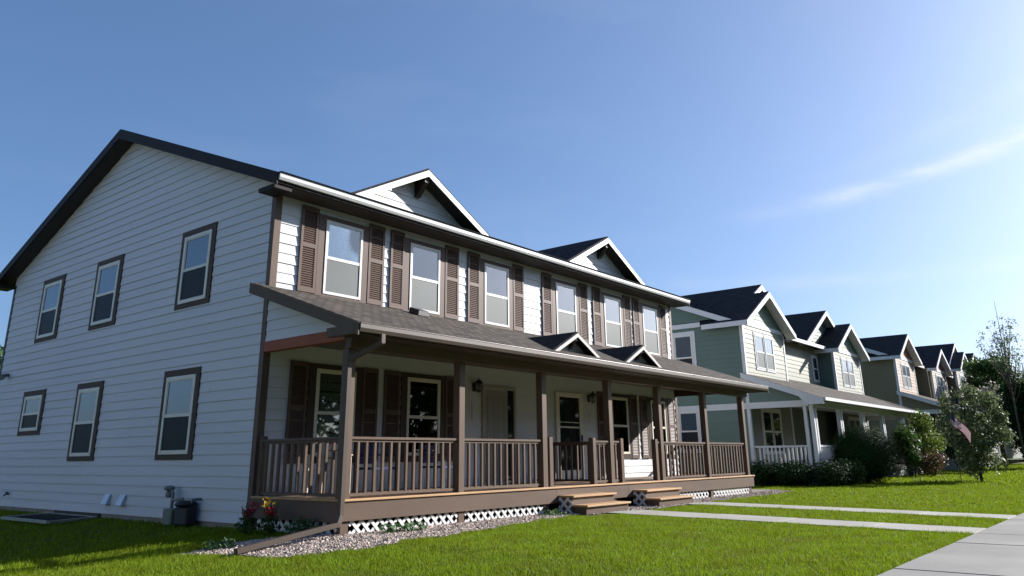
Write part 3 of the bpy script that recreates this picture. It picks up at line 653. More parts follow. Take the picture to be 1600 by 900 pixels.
# side wall fittings
M_VENT = mat('pale blue vent plastic', (.62, .70, .78), .4, .05)
for y in (5.02, 4.38):
    MB().prism([(-.012, y-.11, -.06), (-.012, y-.11, -.26), (-.12, y-.11, -.26), (-.035, y-.11, -.06)], (0, .22, 0)).build('dryer_vent', M_VENT, H, .006)
MB().prism([(-.012, 10.95, -.06), (-.012, 10.95, -.26), (-.12, 10.95, -.26), (-.035, 10.95, -.06)], (0, .22, 0)).build('dryer_vent', M_VENT, H, .006)
b = MB(); b.lathe((-.03, 11.57, 2.77), [(.05, -.03), (.05, .05)], 10); b.tube([(-.05, 11.57, 2.79), (-.12, 11.52, 2.76), (-.22, 11.42, 2.70)], [.03, .05, .075], 10); b.build('flood_lamp', M_GGREY, H)
b = MB(); b.tube([(-.0, 10.19, -.16), (-.09, 10.19, -.16), (-.13, 10.19, -.20)], .018); b.tube([(-.07, 10.13, -.12), (-.07, 10.25, -.12)], .02); b.build('hose_tap', M_BLACK, H)
MB().box(-.012, .028, 5.35, 7.5, -.62, -.445).build('basement_window', M_DARK, H)

# ------------------------------------------------------------------ things round the house
gmz = gzf(-.15, 1.9)
t = thing('gas_meter', 'grey gas meter with its regulator against the side wall of the pale duplex', 'gas meter', (-.2, 1.9, gmz))
b = MB(); b.box(-.28, -.08, 1.50, 1.92, gmz+.02, gmz+.33); b.lathe((-.19, 1.7, gmz+.34), [(.20, 0), (.19, .05), (.12, .09)], 14); b.build('meter_body', M_RUBBER, t, .03)
b = MB(); b.box(-.26, -.1, 2.05, 2.35, gmz, gmz+.28); b.build('meter_base', mat('lichen grey casting', (.17, .19, .15), .6, .2), t, .02)
b = MB(); b.tube([(-.18, 2.2, gmz-.1), (-.18, 2.2, gmz+.55), (-.18, 2.3, gmz+.6)], .03); b.tube([(-.18, 2.2, gmz+.42), (-.18, 1.85, gmz+.45), (-.18, 1.82, gmz+.36)], .025); b.build('pipe', M_GGREY, t); b = MB(); b.tube([(-.18, 1.55, gmz+.36), (-.18, 1.53, gmz+.44), (-.0, 1.53, gmz+.45)], .025); b.build('pipe', M_GGREY, t)
b = MB(); b.lathe((-.18, 2.34, gmz+.60), [(.02, -.14), (.06, -.12), (.06, -.05), (.03, -.03), (.09, 0), (.10, .025), (.09, .05), (.04, .07)], 14); b.build('regulator', M_GGREY, t)
t = thing('window_well_cover', 'flat grey metal cover lying in the grass over a basement window well', 'well cover', (-.7, 6.2, gzf(-.7, 6.2)))
z = gzf(-.9, 6.2)+.06
b = MB()
fr = [(-1.2, 4.75), (-1.2, 7.0), (-.12, 7.5), (-.12, 5.2)]
for i in range(4): a, c = fr[i], fr[(i+1) % 4]; b.beam((a[0], a[1], z), (c[0], c[1], z), .06, .05)
b.build('rim', M_METAL, t)
b = MB()
for i in range(1, 14):
    f_ = i/14; b.beam((-1.2, 4.75+2.25*f_, z), (-.12, 5.2+2.3*f_, z), .02, .03)
b.build('grille', mat('dark grille metal', (.05, .055, .06), .4, .1), t)

# plants -----------------------------------------------------------------
def leaf_cloud(centers, radii, n, size, flat=.0, shell=.35, rnd=.7, seed=0):
    """n rhombic leaves spread through several ellipsoid clumps -> (4n,3) verts"""
    r = np.random.default_rng(seed); C_ = np.array(centers, float); R_ = np.array(radii, float); 
    if R_.ndim == 1: R_ = np.repeat(R_[:, None], 3, 1)
    vol = R_.prod(1)**.75; k = r.choice(len(C_), n, p=vol/vol.sum())
    d = r.normal(size=(n, 3)); d /= np.linalg.norm(d, axis=1)[:, None]; rad = (shell+(1-shell)*r.random(n)**.6)*(1+.12*r.normal(size=n))
    P = C_[k]+d*R_[k]*rad[:, None]
    nd = d+r.normal(size=(n, 3))*rnd; nd[:, 2] += .25; nd /= np.linalg.norm(nd, axis=1)[:, None]
    t = np.cross(nd, r.normal(size=(n, 3))); t /= np.linalg.norm(t, axis=1)[:, None]; b_ = np.cross(nd, t)
    s = size*r.uniform(.55, 1.3, n)[:, None]; w = s*r.uniform(.35, .55, n)[:, None]
    V = np.stack([P-t*s*.5, P+b_*w*.5+nd*s*.08, P+t*s*.5, P-b_*w*.5+nd*s*.08], 1)
    return V.reshape(-1, 3)
def leafmat(name, col, isl=.8, tr=.3, hue=.05): return mat(name, col, .55, .15, 1.2, 8, island=isl, transl=tr, hue=hue, spec=.14)
def clumps(c, R, n, r0, r1, seed, zmin=None):
    r = np.random.default_rng(seed); out_, rad = [], []
    for i in range(n):
        d = r.normal(size=3); d /= np.linalg.norm(d); q = r.random()**.4*.85
        p = np.array(c)+d*np.array(R)*q
        if zmin is not None: p[2] = max(p[2], zmin)
        out_.append(p); rad.append(r.uniform(r0, r1))
    return out_, rad
def bush(name, label, cat, x, y, rx, ry, h, n, size, material, seed, group=None, stems=5, dense=False, ball=False):
    z = gzf(x, y); t = thing(name, label, cat, (x, y, z), group)
    cs_, rs_ = clumps((x, y, z+h*.55), (rx*.85, ry*.85, h*.45), 16, min(rx, h)*.28, min(rx, h)*.45, seed, z+.2*h)
    if dense:
        for k in range(14):
            a = k*.449; cs_.append((x+rx*.62*math.cos(a), y+ry*.62*math.sin(a), z+.3+.12*(k % 3))); rs_.append(.36)
    sh = .35
    if ball:
        r_b = np.random.default_rng(seed); cs_ = [(x, y, z+h*.5)]*3; rs_ = [(rx*.93, ry*.93, h*.5)]*3; sh = .88
        for k in range(34):
            d = r_b.normal(size=3); d /= np.linalg.norm(d); d[2] = abs(d[2])*(1 if k % 3 else -.6)
            cs_.append((x+d[0]*rx*.86, y+d[1]*ry*.86, z+h*.5+d[2]*h*.44)); q_ = r_b.uniform(.12, .19); rs_.append((q_, q_, q_))
    npmesh('foliage', leaf_cloud(cs_, rs_, n, size, shell=sh, rnd=.3 if ball else .7, seed=seed), 4, material, t)
    if ball:
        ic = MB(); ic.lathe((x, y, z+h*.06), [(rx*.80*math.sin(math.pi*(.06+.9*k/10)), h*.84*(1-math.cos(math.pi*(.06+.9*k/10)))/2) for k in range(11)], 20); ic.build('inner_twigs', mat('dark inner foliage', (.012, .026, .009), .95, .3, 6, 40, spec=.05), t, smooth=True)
    b = MB(); rr = random.Random(seed)
    for i in range(stems):
        a = rr.uniform(0, 6.28); b.tube([(x+.05*math.cos(a), y+.05*math.sin(a), z-.05), (x+rx*.25*math.cos(a), y+ry*.25*math.sin(a), z+h*.4), (x+rx*.5*math.cos(a), y+ry*.5*math.sin(a), z+h*.75)], [.03, .02, .008], 5)
    b.build('stem', M_BARK, t); return t
M_BARK = mat('grey brown bark', (.09, .075, .06), .9, .25, 8, 60, .4, 40)
def tree(name, label, cat, x, y, h, crown, nclump, cr, nleaf, size, material, seed, tr=.09, group=None, r_lo=.25, r_hi=.55, limbs=9, base=None, bare=.0):
    """crown = (z centre above ground, rx, ry, rz)"""
    z = gzf(x, y) if base is None else base; t = thing(name, label, cat, (x, y, z), group); rr = random.Random(seed)
    zc, rx, ry, rz = crown
    cs_, rs_ = clumps((x, y, z+zc), (rx, ry, rz), nclump, cr*.6, cr*1.2, seed)
    b = MB(); top = z+h
    mid = [(x, y, z-.1), (x+rr.uniform(-.1, .1), y+rr.uniform(-.1, .1), z+h*.35), (x+rr.uniform(-.2, .2), y+rr.uniform(-.2, .2), z+h*.7), (x, y, top-.1)]
    b.tube(mid, [tr, tr*.75, tr*.4, tr*.12], 8); b.build('trunk', M_BARK, t, smooth=True)
    b = MB()
    for i, c in enumerate(cs_[:max(limbs, 1)]):
        f_ = min(.9, max(.12, (c[2]-z)/h*.7)); p0 = Vector((x, y, z+h*f_)); c = Vector(c); m_ = (p0+c)/2+Vector((0, 0, -.1*(c-p0).length)); b.tube([p0, m_, c], [tr*.4, tr*.25, tr*.08], 5)
    b.build('branch', M_BARK, t, smooth=True)
    npmesh('crown', leaf_cloud(cs_, rs_, nleaf, size, shell=.2, seed=seed+1), 4, material, t)
    return t
LG_DARK = mat('dark evergreen leaves', (.018, .046, .013), .7, .15, 1.2, 8, island=.7, transl=.08, hue=.05, spec=.08)
LG_MID = leafmat('mid green leaves', (.06, .11, .025))
LG_YEL = leafmat('yellow green leaves', (.13, .18, .03))
LG_SILV = leafmat('silvery grey-green leaves', (.13, .165, .075), .9, .3)
LG_PALE = leafmat('pale flowering foliage', (.30, .29, .22), .6, .2)
LG_BR = leafmat('reddish brown foliage', (.12, .08, .035), .8, .2)

# flowers by the porch corner
def flower(x, y, label, cols, seed):
    z = gzf(x, y); t = thing('flowering_plant', label, 'flowers', (x, y, z)); r = random.Random(seed)
    b = MB()
    for i in range(9):
        a = r.uniform(0, 6.28); q = r.uniform(.03, .16); b.tube([(x, y, z), (x+q*.5*math.cos(a), y+q*.5*math.sin(a), z+.2), (x+q*math.cos(a), y+q*math.sin(a), z+r.uniform(.3, .5))], .006, 4)
    b.build('stem', LG_MID, t)
    npmesh('foliage', leaf_cloud([(x, y, z+.16)], [.16], 160, .07, seed=seed), 4, LG_MID, t)
    for k, (nm, c, dz, n) in enumerate(cols):
        npmesh('blossom', leaf_cloud([(x+dz[0], y+dz[1], z+dz[2])], [.085], n, .07, seed=seed+k), 4, mat(nm, c, .5, .1, island=.4, transl=.2), t)
flower(-.42, -.55, 'crimson flowers on short stems at the corner where side wall meets porch', [('crimson petals', (.42, .02, .06), (0, 0, .33), 60), ('crimson petals', (.42, .02, .06), (.06, -.08, .40), 40)], 3)
flower(-.36, -1.05, 'red and yellow flowers on stems in front of the white lattice', [('red petals', (.55, .02, .03), (0, 0, .34), 70), ('yellow petals', (.5, .30, .02), (-.02, .05, .46), 34)], 5)
def weed(x, y, h, n, seed, label, rx=.5):
    z = gzf(x, y); o = npmesh('low_plant', leaf_cloud([(x+dx, y, z+h*.4) for dx in (-rx*.6, 0, rx*.6)], [(rx*.5, .15, h*.5)]*3, n, .085, seed=seed), 4, mat('weed leaves', (.07, .14, .05), .6, .1, island=.7, transl=.3)); tag(o, label, 'plant')
weed(.95, -2.6, .16, 170, 21, 'low weeds growing from the pebbles before the widest front lattice panel', .45)
weed(-.25, -1.75, .3, 260, 22, 'leafy weeds beside the side lattice under the slanting downspout', .25)
weed(4.9, -2.55, .13, 80, 23, 'small weeds at the lattice beside the left steps', .3)
weed(-1.5, -1.6, .14, 120, 24, 'small pale weeds at the outer end of the downspout', .2)

# porch furniture
def chair(x, y, rz, label, m_seat, m_leg, nm='porch_chair', hb=.86, group=None):
    t = thing(nm, label, 'chair', (x, y, 0), group)
    def B(parts, name, m_):
        b = MB()
        for p in parts: b.box(*p)
        o = b.build(name, m_, None, .004); o.parent = t; return o
    B([(-.25, .25, -.24, -.16, .38, .42), (-.25, .25, -.14, -.06, .382, .418), (-.25, .25, -.04, .04, .38, .42), (-.25, .25, .06, .14, .382, .418), (-.25, .25, .16, .24, .38, .42)], 'seat', m_seat)
    B([(-.24, .24, .22, .25, z_, z_+.1) for z_ in np.arange(.48, hb-.08, .12)], 'backrest', m_seat)
    for sx in (-1, 1):
        B([(sx*.25-.025, sx*.25+.025, .251, .29, 0, hb)], 'leg', m_leg); B([(sx*.25-.025, sx*.25+.025, -.29, -.25, 0, .62)], 'leg', m_leg); B([(sx*.27-.03, sx*.27+.03, -.3, .29, .621, .645)], 'armrest', m_leg)
    t.rotation_euler.z = rz
M_TAN = mat('pale weathered wood', (.42, .34, .28), .6, .12, stretch=(1, 1, 4)); M_BLUEF = mat('blue canvas', (.025, .035, .11), .8, .1); M_TUBE = mat('dark chair tube', (.03, .03, .035), .4, .1)
chair(.75, -1.0, -1.1, 'pale wooden slatted chair behind the left end railing of the porch', M_TAN, M_TAN)
chair(2.0, -.75, 0, 'dark blue chair between the left porch window and the next shutter', M_BLUEF, M_TUBE)
chair(3.7, -.7, .15, 'dark blue chair below the second porch window', M_BLUEF, M_TUBE)

# ================================================================== neighbouring houses
def rowhouse(label, x0, y0, z0, Wd, cols, unit='double', seed=0, fancy=True, name='row_house', bigz=7.55, porch=True, roofs=None):
    """gabled row house; local x from its left wall, local y from its bay front"""
    side_c, bay_c, gab_c, trim_c, nm = cols
    R0 = random.Random(seed)
    gz0 = gzf(x0+Wd/2, y0)
    t = thing(name, label, 'house', (x0, y0, gz0))
    mS = mat(nm+' side siding', side_c, .6, .05, 1, 40); mB = mat(nm+' bay siding', bay_c, .6, .05, 1, 40); mG = mat(nm+' gable siding', gab_c, .6, .05, 1, 40); mT = mat(nm+' trim', trim_c, .45, .04)
    mR = M_ROOF; mRy = M_ROOFY
    P = lambda x, y, z: (x0+x, y0+y, z0+z)
    PO = lambda x, y: (x0+x, y0+y, 0)
    def BX(b, xa, xb, ya, yb_, za, zb): b.box(x0+xa, x0+xb, y0+ya, y0+yb_, z0+za, z0+zb); return b
    dep = 11.5; ry = 6.1; wy = .75; ez = 5.5
    mainr = lambda y: 5.6+.407*(y-.3)
    pk = mainr(ry)
    # walls
    b = MB(); siding(b, PO(0, dep), (0, -1, 0), (-1, 0, 0), -.3+z0, pk-.2+z0, lambda z: ((max(0, (z-z0-5.45)/.407), dep-(max(wy*0, .3+(z-z0+.2-5.6)/.407) if z-z0 > 5.42 else 0))) if z-z0 < pk else (0, 0))
    b.build('side_wall', mS, t)
    b = MB(); b.box(x0+.03, x0+Wd-.03, y0+wy+.03, y0+dep, z0-1.2, z0+5.45); b.prism([P(Wd-.02, 0, -.3), P(Wd-.02, dep, -.3), P(Wd-.02, dep, 5.4), P(Wd-.02, ry, pk-.25), P(Wd-.02, .3, 5.4), P(Wd-.02, 0, 5.4)], (-.04, 0, 0)); b.build('rear_wall', mS, t)
    bays = [0.0]+([Wd-4.3] if unit == 'double' else [])
    b = MB(); siding(b, PO(0, wy), (1, 0, 0), (0, -1, 0), z0-.3, z0+5.5, lambda z: (4.3 if 1 else 0, Wd-(4.3 if unit == 'double' else 0))); b.build('front_wall', mB, t)
    # main roof
    b = MB(); xa, xb = -.25, Wd+.25; th_ = .2
    b.prism([P(xa, .3, 5.6), P(xa, ry, pk), P(xa, 2*ry-.3, 5.6), P(xa, 2*ry-.3, 5.6-th_), P(xa, ry, pk-th_), P(xa, .3, 5.6-th_)], (xb-xa, 0, 0)); rf = b.build('roof', mR, t)
    b = MB()
    for X_ in (xa-.03, xb+.005): b = MB(); b.prism([P(X_, .28, 5.58), P(X_, ry, pk-.015), P(X_, 2*ry-.3, 5.58), P(X_, 2*ry-.3, 5.36), P(X_, ry, pk-.24), P(X_, .28, 5.36)], (.025, 0, 0)); b.build('rake_board', mT, rf)
    b = MB(); BX(b, xa, xb, .2, .275, 5.42, 5.58); b.build('gutter', mT, rf)
    # cross gables
    def gable(cx, hw, ap, yr, s, back, wall_y, wallhw, zwall, wmat, be=None):
        be = be or back
        D = MB(); zb = ap-hw*s
        for sg in (-1, 1): D.prism([P(cx, yr, ap), P(cx+sg*hw, yr, zb), P(cx+sg*hw, yr+be, zb), P(cx, yr+back, ap)], (0, 0, -.16))
        d = D.build('gable_roof', mRy, t)
        b = MB()
        for sg in (-1, 1):
            b.prism([P(cx, yr-.03, ap-.03), P(cx+sg*hw, yr-.03, zb-.03), P(cx+sg*hw, yr-.03, zb-.24), P(cx, yr-.03, ap-.25)], (0, .028, 0))
            b.prism([P(cx, yr, ap-.165), P(cx+sg*(hw-.01), yr, zb-.165), P(cx+sg*(hw-.01), yr, zb-.18), P(cx, yr, ap-.18)], (0, wall_y-yr, 0))
            xs_ = cx+sg*(hw+.0); BX(b, min(xs_, xs_+sg*.03), max(xs_, xs_+sg*.03), yr, yr+be*.98, zb-.2, zb-.015)
        b.build('rake_board', mT, d)
        b = MB(); siding(b, PO(cx, wall_y), (1, 0, 0), (0, -1, 0), z0+zwall, z0+ap-.17, lambda z: (-min(wallhw, (ap+z0-.165-z)/s), min(wallhw, (ap+z0-.165-z)/s))); b.build('gable_wall', wmat, d)
        return d
    big = [3.4]+([Wd-3.4] if unit == 'double' else [])
    if fancy:
        for c in big: gable(c, 3.45, bigz, .35, .55, 4.2, wy-.01, 3.2, 5.5, mG)
    for i, bx0 in enumerate(bays):
        c = bx0+2.15
        gable(c, 2.6, 6.95, -.4, .57, 3.2, -.01, 2.1, 5.56, mG, 1.9)
        b = MB(); siding(b, PO(bx0, 0), (1, 0, 0), (0, -1, 0), z0-.3, z0+5.42, lambda z: (.1, 4.2)); b.build('bay_wall', mB, t)
        b = MB(); siding(b, PO(bx0, wy), (0, -1, 0), (-1, 0, 0), z0+2.6, z0+5.45, lambda z: (0.02, wy-.02)) if bx0 else 0
        if bx0: b.build('bay_side_wall', mS, t)
        b = MB(); BX(b, bx0+4.26, bx0+4.29, 0, wy, -.3, 5.4); b.build('bay_side_wall', mS, t)
        b = MB()
        for xa_ in (bx0-.02, bx0+4.2): BX(b, xa_, xa_+.12, -.03, -.0, -.3, 5.40)
        BX(b, bx0-.025, bx0, 0, .1, -.3, 5.4); BX(b, bx0+.1, bx0+4.2, -.035, -.0, 5.40, 5.56); b.build('corner_trim', mT, t)
        O = P(bx0, 0, 0)
        for s0, s1 in ((1.12, 1.98), (2.06, 2.92)):
            window(O, (1, 0, 0), (0, -1, 0), s0, s1, 3.8, 5.12, .09, mT, .05, M_WVINYL, M_GLASS, M_SCREEN, parent=t)
            window(O, (1, 0, 0), (0, -1, 0), s0, s1, .65, 2.2, .10, M_VINYL, .05, M_VINYL, M_GLASS_P, M_GLASS_P, parent=t)
    if unit == 'double':
        window(P(0, wy, 0), (1, 0, 0), (0, -1, 0), Wd-4.3-.95, Wd-4.3-.3, 3.95, 5.1, .09, mT, .05, M_WVINYL, M_SCREEN_D, M_SCREEN_D, parent=t)
    window(P(0, 0, 0), (0, -1, 0), (-1, 0, 0), -2.9, -2.1, 3.42, 5.2, .13, mT, .05, M_WVINYL, M_GLASS_N, M_SCREEN_D, parent=t)
    window(P(0, 0, 0), (0, -1, 0), (-1, 0, 0), -2.9, -2.1, .75, 2.2, .13, mT, .05, M_WVINYL, M_GLASS_N, M_SCREEN_D, parent=t)
    b = MB(); BX(b, -.03, -.002, .1, dep, 2.2, 2.42); b.build('belt_trim', mT, t)
    if porch:
        prr = lambda y: 3.5+.37*y
        b = MB(); xa, xb = -.3, Wd+.3
        for xp, xq, yt in ((xa, 0, .1), (0, Wd, wy), (Wd, xb, .1)): b.prism([P(xp, yt, prr(yt)), P(xp, -2.8, prr(-2.8)), P(xp, -2.8, prr(-2.8)-.1), P(xp, yt, prr(yt)-.1)], (xq-xp, 0, 0))
        pf = b.build('porch_roof', M_PROOF, t)
        b = MB()
        for X_ in (xa-.03, xb+.003): b = MB(); b.prism([P(X_, .1, prr(.1)-.01), P(X_, -2.85, prr(-2.85)-.01), P(X_, -2.85, prr(-2.85)-.2), P(X_, -2.2, prr(-2.85)-.2), P(X_, -2.0, prr(-2.0)-.22), P(X_, .1, prr(.1)-.22)], (.027, 0, 0)); b.build('rake_board', mT, pf)
        for xa_, xb_, ya_, yb_ in ((-.03, .1, -2.2, -.02), (Wd-.1, Wd+.03, -2.2, -.02), (0, Wd, -2.36, -2.22)): b = MB(); BX(b, xa_, xb_, ya_, yb_, 2.2, 2.42); b.build('porch_beam', mT, pf)
        b = MB(); BX(b, xa, xb, -2.92, -2.81, 2.36, 2.47); b.build('gutter', mT, pf)
        b = MB(); BX(b, .0, Wd, -2.8, -.03, 2.43, 2.45); b.build('porch_ceiling', mat('pale ceiling', (.5, .5, .46), .7, .05), pf)
        b = MB(); siding(b, PO(0, 0), (0, -1, 0), (-1, 0, 0), z0+2.42, z0+3.38, lambda z: (.02, min(2.1, max(.02, (3.39+z0-z)/.37))), blen=9); b.build('porch_gable_siding', mS, pf)
        fl = .0
        b = MB(); BX(b, 0, Wd, -2.35, -.02, fl-.12, fl); b.build('porch_floor', mat('grey deck', (.3, .29, .27), .7, .1), t)
        b = MB(); BX(b, .03, Wd-.03, -2.3, -2.27, -1.0, fl-.12); BX(b, .0, .03, -2.3, 0, -1.0, fl-.12); b.build('skirt_board', mat(nm+' skirt', (.2, .22, .2), .7, .1), t)
        n = max(3, int(round(Wd/3))); 
        for i in range(n+1):
            xx = i*(Wd-.34)/n
            b = MB(); BX(b, xx, xx+.12, -2.34, -2.2, fl, 2.2); BX(b, xx+.22, xx+.34, -2.34, -2.2, fl, 2.2); BX(b, xx+.12, xx+.22, -2.30, -2.24, fl, .3); BX(b, xx+.12, xx+.22, -2.3, -2.24, 1.9, 2.2)
            if i in (0, n): k_ = .0 if i == 0 else .22; BX(b, xx+k_, xx+k_+.12, -2.1, -1.98, fl, 2.2)
            b.build('porch_post', mT, t)
        for i in range(n):
            if i % 2 and i != n-1 and n > 3: continue
            xa_ = i*(Wd-.34)/n+.35; xb_ = (i+1)*(Wd-.34)/n-.01
            b = MB(); BX(b, xa_, xb_, -2.3, -2.24, .80, .87); BX(b, xa_, xb_, -2.29, -2.25, .08, .14)
            for k in np.arange(xa_+.06, xb_-.05, .12): BX(b, k, k+.06, -2.285, -2.255, .14, .80)
            b.build('railing', mT, t)
        b = MB(); BX(b, .03, .09, -1.97, -.05, .80, .87); BX(b, .04, .08, -1.97, -.05, .08, .14)
        for k in np.arange(-1.9, -.1, .15): BX(b, .045, .075, k, k+.06, .14, .80)
        b.build('railing', mT, t)
    return t
TR = (.60, .61, .62)
rowhouse('green two-storey row house with white trim and twin front gables beside the pale duplex', 20.95, 0, 0, 15.2, ((.11, .17, .145), (.205, .215, .165), (.135, .195, .145), TR, 'green house'), 'double', 1)
rowhouse('olive and salmon gabled row house with one pink gable, next after the green house', 41.0, -.65, .42, 8.0, ((.185, .16, .095), (.27, .165, .115), (.28, .10, .06), TR, 'olive house'), 'single', 2, fancy=False)
rowhouse('beige gabled row house with an orange-red gable peak, partly behind the silvery tree', 50.4, -.6, .45, 8.0, ((.16, .135, .09), (.24, .20, .145), (.27, .10, .07), TR, 'beige house'), 'single', 3, fancy=False)
rowhouse('brown row house with a tall dark roof, the next beyond the beige gabled one', 59.5, -.5, 1.1, 15.0, ((.125, .105, .085), (.20, .155, .12), (.20, .13, .10), TR, 'rust house'), 'double', 4, bigz=7.8)
rowhouse('dark-roofed brownish row house farthest along the street above the trees', 77.5, -.5, 1.6, 10.0, ((.09, .07, .055), (.18, .14, .11), (.18, .14, .11), TR, 'brown house'), 'single', 5, bigz=7.6)
# one-storey projecting porch gable of the beige house
bh = [o for o in bpy.data.objects if o.get('label', '').startswith('beige gabled')][0]
b = MB()
for sg in (-1, 1): b.prism([(53.0, -6.2, 4.1), (53.0+sg*2.3, -6.2, 2.75), (53.0+sg*2.3, -6.2, 2.63), (53.0, -6.2, 3.98)], (0, 5.0, 0))
pg = b.build('entry_roof', M_ROOFY, bh)
b = MB()
for sg in (-1, 1): b.prism([(53.0, -6.23, 4.08), (53.0+sg*2.3, -6.23, 2.73), (53.0+sg*2.3, -6.23, 2.5), (53.0, -6.23, 3.85)], (0, .028, 0))
b.build('rake_board', MATS['beige house trim'], pg)
MB().prism([(50.9, -6.0, 2.7), (55.1, -6.0, 2.7), (53.0, -6.0, 3.95)], (0, .05, 0)).build('gable_wall', MATS['beige house gable siding'], pg)
b = MB()
for x in (50.9, 55.0): b.box(x, x+.16, -6.05, -5.9, gzf(53, -6), 2.75)
b.build('entry_post', MATS['beige house trim'], bh)

# ================================================================== vegetation
bush('round_shrub', 'large dense dark green round shrub in front of the green house', 'shrub', 23.35, -3.15, 1.2, 1.1, 1.95, 44000, .055, LG_DARK, 31, ball=True)
for i, (x, y, rx, h, lab, m_) in enumerate([(20.1, -.7, .95, .58, 'low dark shrub nearest the right end of the brown porch', LG_DARK), (20.2, -1.7, .95, .55, 'low dark shrub beneath the white side railing of the green house', LG_DARK), (20.6, -2.85, .95, .56, 'low dark shrub at the left corner post of the green house porch', LG_DARK), (21.9, -2.95, .45, .8, 'upright green shrub touching the left side of the big round shrub', LG_MID)]):
    bush('low_shrub', lab, 'shrub', x, y, rx, .5, h, 6500, .08, m_, 40+i, 'low shrubs before the green house porch', dense=True)
bush('white_flowering_shrub', 'pale white-flowering shrub just right of the big round shrub', 'shrub', 31.0, -3.0, .6, .6, 1.35, 900, .13, LG_PALE, 51)
bush('leafy_shrub', 'yellow-green leafy shrub before the right porch corner of the green house', 'shrub', 33.0, -3.2, 1.3, 1.0, 2.9, 3800, .16, LG_YEL, 52)
bush('brown_shrub', 'low reddish-brown shrub in front of the yellow-green one', 'shrub', 31.4, -3.7, 1.0, .7, .95, 1800, .13, LG_BR, 53)
bush('leafy_shrub', 'mid-green tall shrub among the porch posts of the green house', 'shrub', 30.8, -2.9, .9, .7, 2.6, 2600, .15, LG_MID, 54)
bush('dark_shrub', 'dark green shrub behind the left side of the silvery tree', 'shrub', 37.0, -4.0, 1.9, 1.3, 2.5, 6500, .15, LG_DARK, 55)
# silvery tree on the lawn
tree('silver_leaf_tree', 'silvery grey-green leafy tree standing alone on the lawn', 'tree', 26.9, -6.25, 4.0, (1.85, 1.5, 1.3, 1.9), 70, .33, 6300, .16, LG_SILV, 61, .06, limbs=46)
tree('green_tree', 'bushy green tree behind the silvery tree, before the far houses', 'tree', 56.5, -3.0, 8.0, (5.3, 1.9, 1.8, 2.5), 28, .75, 6500, .26, LG_MID, 62, .14)
tree('pale_blossom_tree', 'small tree of pale beige foliage between the green tree and the far houses', 'tree', 48.2, -4.2, 5.4, (3.7, 1.7, 1.4, 1.3), 20, .5, 3000, .2, LG_PALE, 63, .1)
tree('dark_tree', 'dark dense tree at the right edge, nearest the sidewalk', 'tree', 47.5, -6.1, 6.0, (2.9, 2.0, 1.8, 2.7), 36, .9, 14000, .24, LG_DARK, 64, .2)
tree('dark_tree', 'dark green tree just left of the right-edge dark tree', 'tree', 64, -4.6, 6.5, (3.2, 2.6, 2.4, 2.7), 26, 1.0, 9000, .3, LG_DARK, 65, .2)
tree('sparse_tree', 'tall thin tree with open airy branches rising at the right edge', 'tree', 44, -5.7, 9.4, (6.6, 1.6, 1.4, 2.7), 44, .34, 1700, .14, LG_SILV, 66, .065, limbs=44)
# distant trees closing the street
for i, (x, y, h, r_) in enumerate([(92, -6, 10, 5), (100, -14, 11, 6), (112, -22, 12, 7), (118, -8, 12, 7), (98, -30, 12, 7), (108, -42, 13, 8)]):
    tree('street_tree', ['broad green tree far along the street behind the last house', 'far green tree over the sidewalk end', 'far green tree beyond the road bend', 'tallest far green tree behind the others', 'far green tree across the road', 'farthest green tree across the road'][i], 'tree', x, y, h, (h*.58, r_, r_, h*.40), 22, r_*.42, 5000, .6, LG_MID, 70+i, .3, 'far trees along the street')
# tree behind the left end of the house
tree('garden_tree', 'green tree behind the left end of the pale duplex', 'tree', 1.6, 24.5, 8.2, (5.0, 3.0, 2.6, 3.0), 26, 1.0, 7000, .3, LG_MID, 80, .2)

# unseen cream house added so its sunlit wall lights the shaded gable end
t = thing('added_cream_house', 'unseen cream two-storey house with a brown roof, added to light the gable wall of the pale duplex', 'house', (-24, 5, gzf(-20, 5)))
CR = mat('cream siding', (.46, .43, .38), .6, .06, 1, 40)
b = MB(); siding(b, (-18.5, -3, 0), (0, 1, 0), (1, 0, 0), -1.1, 5.3, lambda z: (0, 16.5)); b.build('side_wall', CR, t)
b = MB(); b.box(-29.5, -18.53, -2.97, 13.47, -1.3, 5.3); b.prism([(-29.5, -2.9, 5.3), (-18.53, -2.9, 5.3), (-24, -2.9, 7.6)], (0, 16.3, 0)); b.build('wall', CR, t)
b = MB(); b.prism([(-30.2, -3.5, 5.12), (-24, -3.5, 7.75), (-17.9, -3.5, 5.12), (-17.9, -3.5, 5.3), (-24, -3.5, 7.95), (-30.2, -3.5, 5.3)], (0, 17.5, 0)); b.build('roof', M_PROOF, t)
for s0 in (2.0, 6.5, 11.5):
    for z0 in (.3, 3.2): window((-18.5, -3, 0), (0, 1, 0), (1, 0, 0), s0, s0+1.0, z0, z0+1.5, .1, M_WHITE, .06, M_WVINYL, M_GLASS_N, M_SCREEN_D, parent=t)
hx = thing('shade_hedge', 'unseen tall clipped dark green hedge along the side yard before the cream house', 'shade_hedge', (-15.2, 5, gzf(-15.2, 5)))  # unseen planting added to dim the foot of the gable wall
npmesh('foliage', leaf_cloud([(-15.2+random.uniform(-.2, .2), y, gzf(-15.2, y)+z_) for y in np.arange(-2.5, 15, .55) for z_ in (.4, 1.1, 1.9, 2.5)], [(.65, .6, .6)]*(32*4), 16000, .16, seed=94), 4, LG_DARK, hx)
b = MB()
for y in np.arange(-2, 15, 1.1): b.tube([(-15.2, y, gzf(-15.2, y)-.1), (-15.15, y+.1, gzf(-15.2, y)+1.9)], [.05, .02], 5)
b.build('stem', M_BARK, hx)
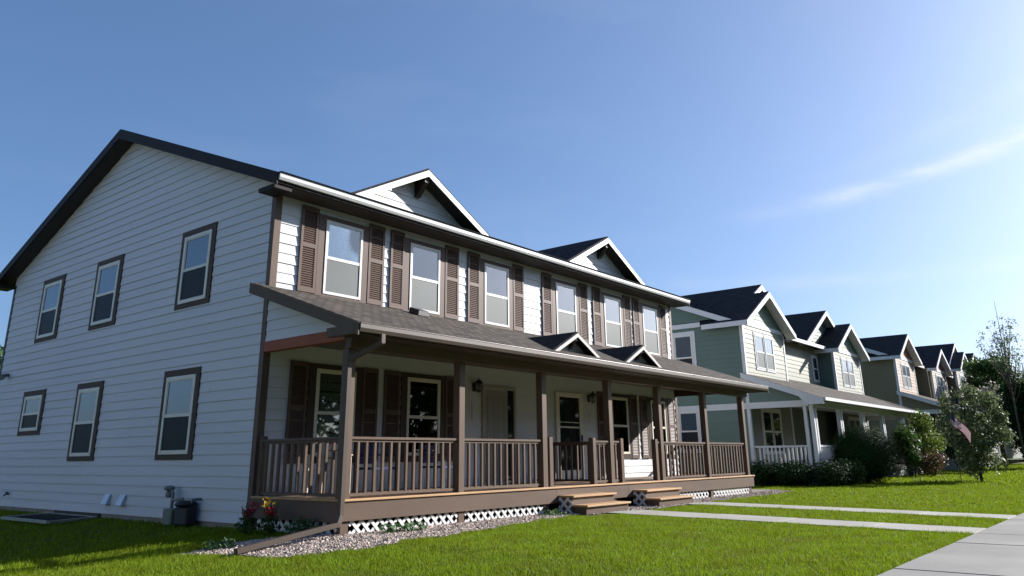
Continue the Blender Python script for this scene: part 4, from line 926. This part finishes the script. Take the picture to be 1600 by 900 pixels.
tree('yard_tree', 'low green tree at the back of the side yard', 'tree', -19, 33, 4.4, (2.55, 3, 3, 1.7), 20, 1.2, 3500, .5, LG_MID, 93, .2)

# unseen wood added across the road to shade the porch; mirrored in its windows
cs_, rs_ = [], []
rw = np.random.default_rng(5)
for x in np.arange(-70, 130, 3.2):
    for k in range(5): cs_.append((x+rw.uniform(-2, 2), -33+rw.uniform(-3, 2), gzf(x, -33)+rw.uniform(1.2, 11.2)*(1-.12*rw.random()))); rs_.append(rw.uniform(1.8, 2.8))
stuff(npmesh('roadside_shade_wood', leaf_cloud(cs_, rs_, 90000, .95, seed=99), 4, LG_MID), 'unseen wood of green trees added along the far side of the road to shade the porch', 'wood')

# flag
def flag(x, y, z0):
    t = thing('flag', 'red and white striped flag drooping from a thin pole before the silvery tree', 'flag', (x, y, z0))
    MB().tube([(x-.45, y+.3, z0-1.9), (x-.45, y+.3, z0+.35), (x-.45, y+.3, z0+.75)], .012, 8).build('pole', M_BARK, t)
    nu, nv = 26, 20; wdt, hgt = .78, .42
    def P(u_, v_):
        a = u_*wdt; dro = .55*u_+.22*u_*u_; w_ = .07*math.sin(a*7+v_*2)
        return (x-.43+a*.48+w_*.8, y+.3+w_*.6-a*.58, z0+.68-dro*.9-v_*hgt*(1-.1*u_))
    ms = {'stripe_red': MB(), 'stripe_white': MB(), 'canton': MB()}
    for i in range(nu):
        for j in range(26):
            u0, u1, v0, v1 = i/nu, (i+1)/nu, j/26, (j+1)/26
            k = 'canton' if (u1 <= .3 and j < 12) else ('stripe_red' if (j//2) % 2 == 0 else 'stripe_white')
            ms[k].quad(P(u0, v0), P(u1, v0), P(u1, v1), P(u0, v1))
    ms['stripe_red'].build('red_stripes', mat('flag red', (.40, .05, .07), .8, .05, transl=.3), t); ms['stripe_white'].build('white_stripes', mat('flag white', (.75, .72, .72), .8, .05, transl=.3), t); ms['canton'].build('canton', mat('flag blue', (.02, .03, .14), .8, .05), t)
flag(24.75, -6.35, 1.25)
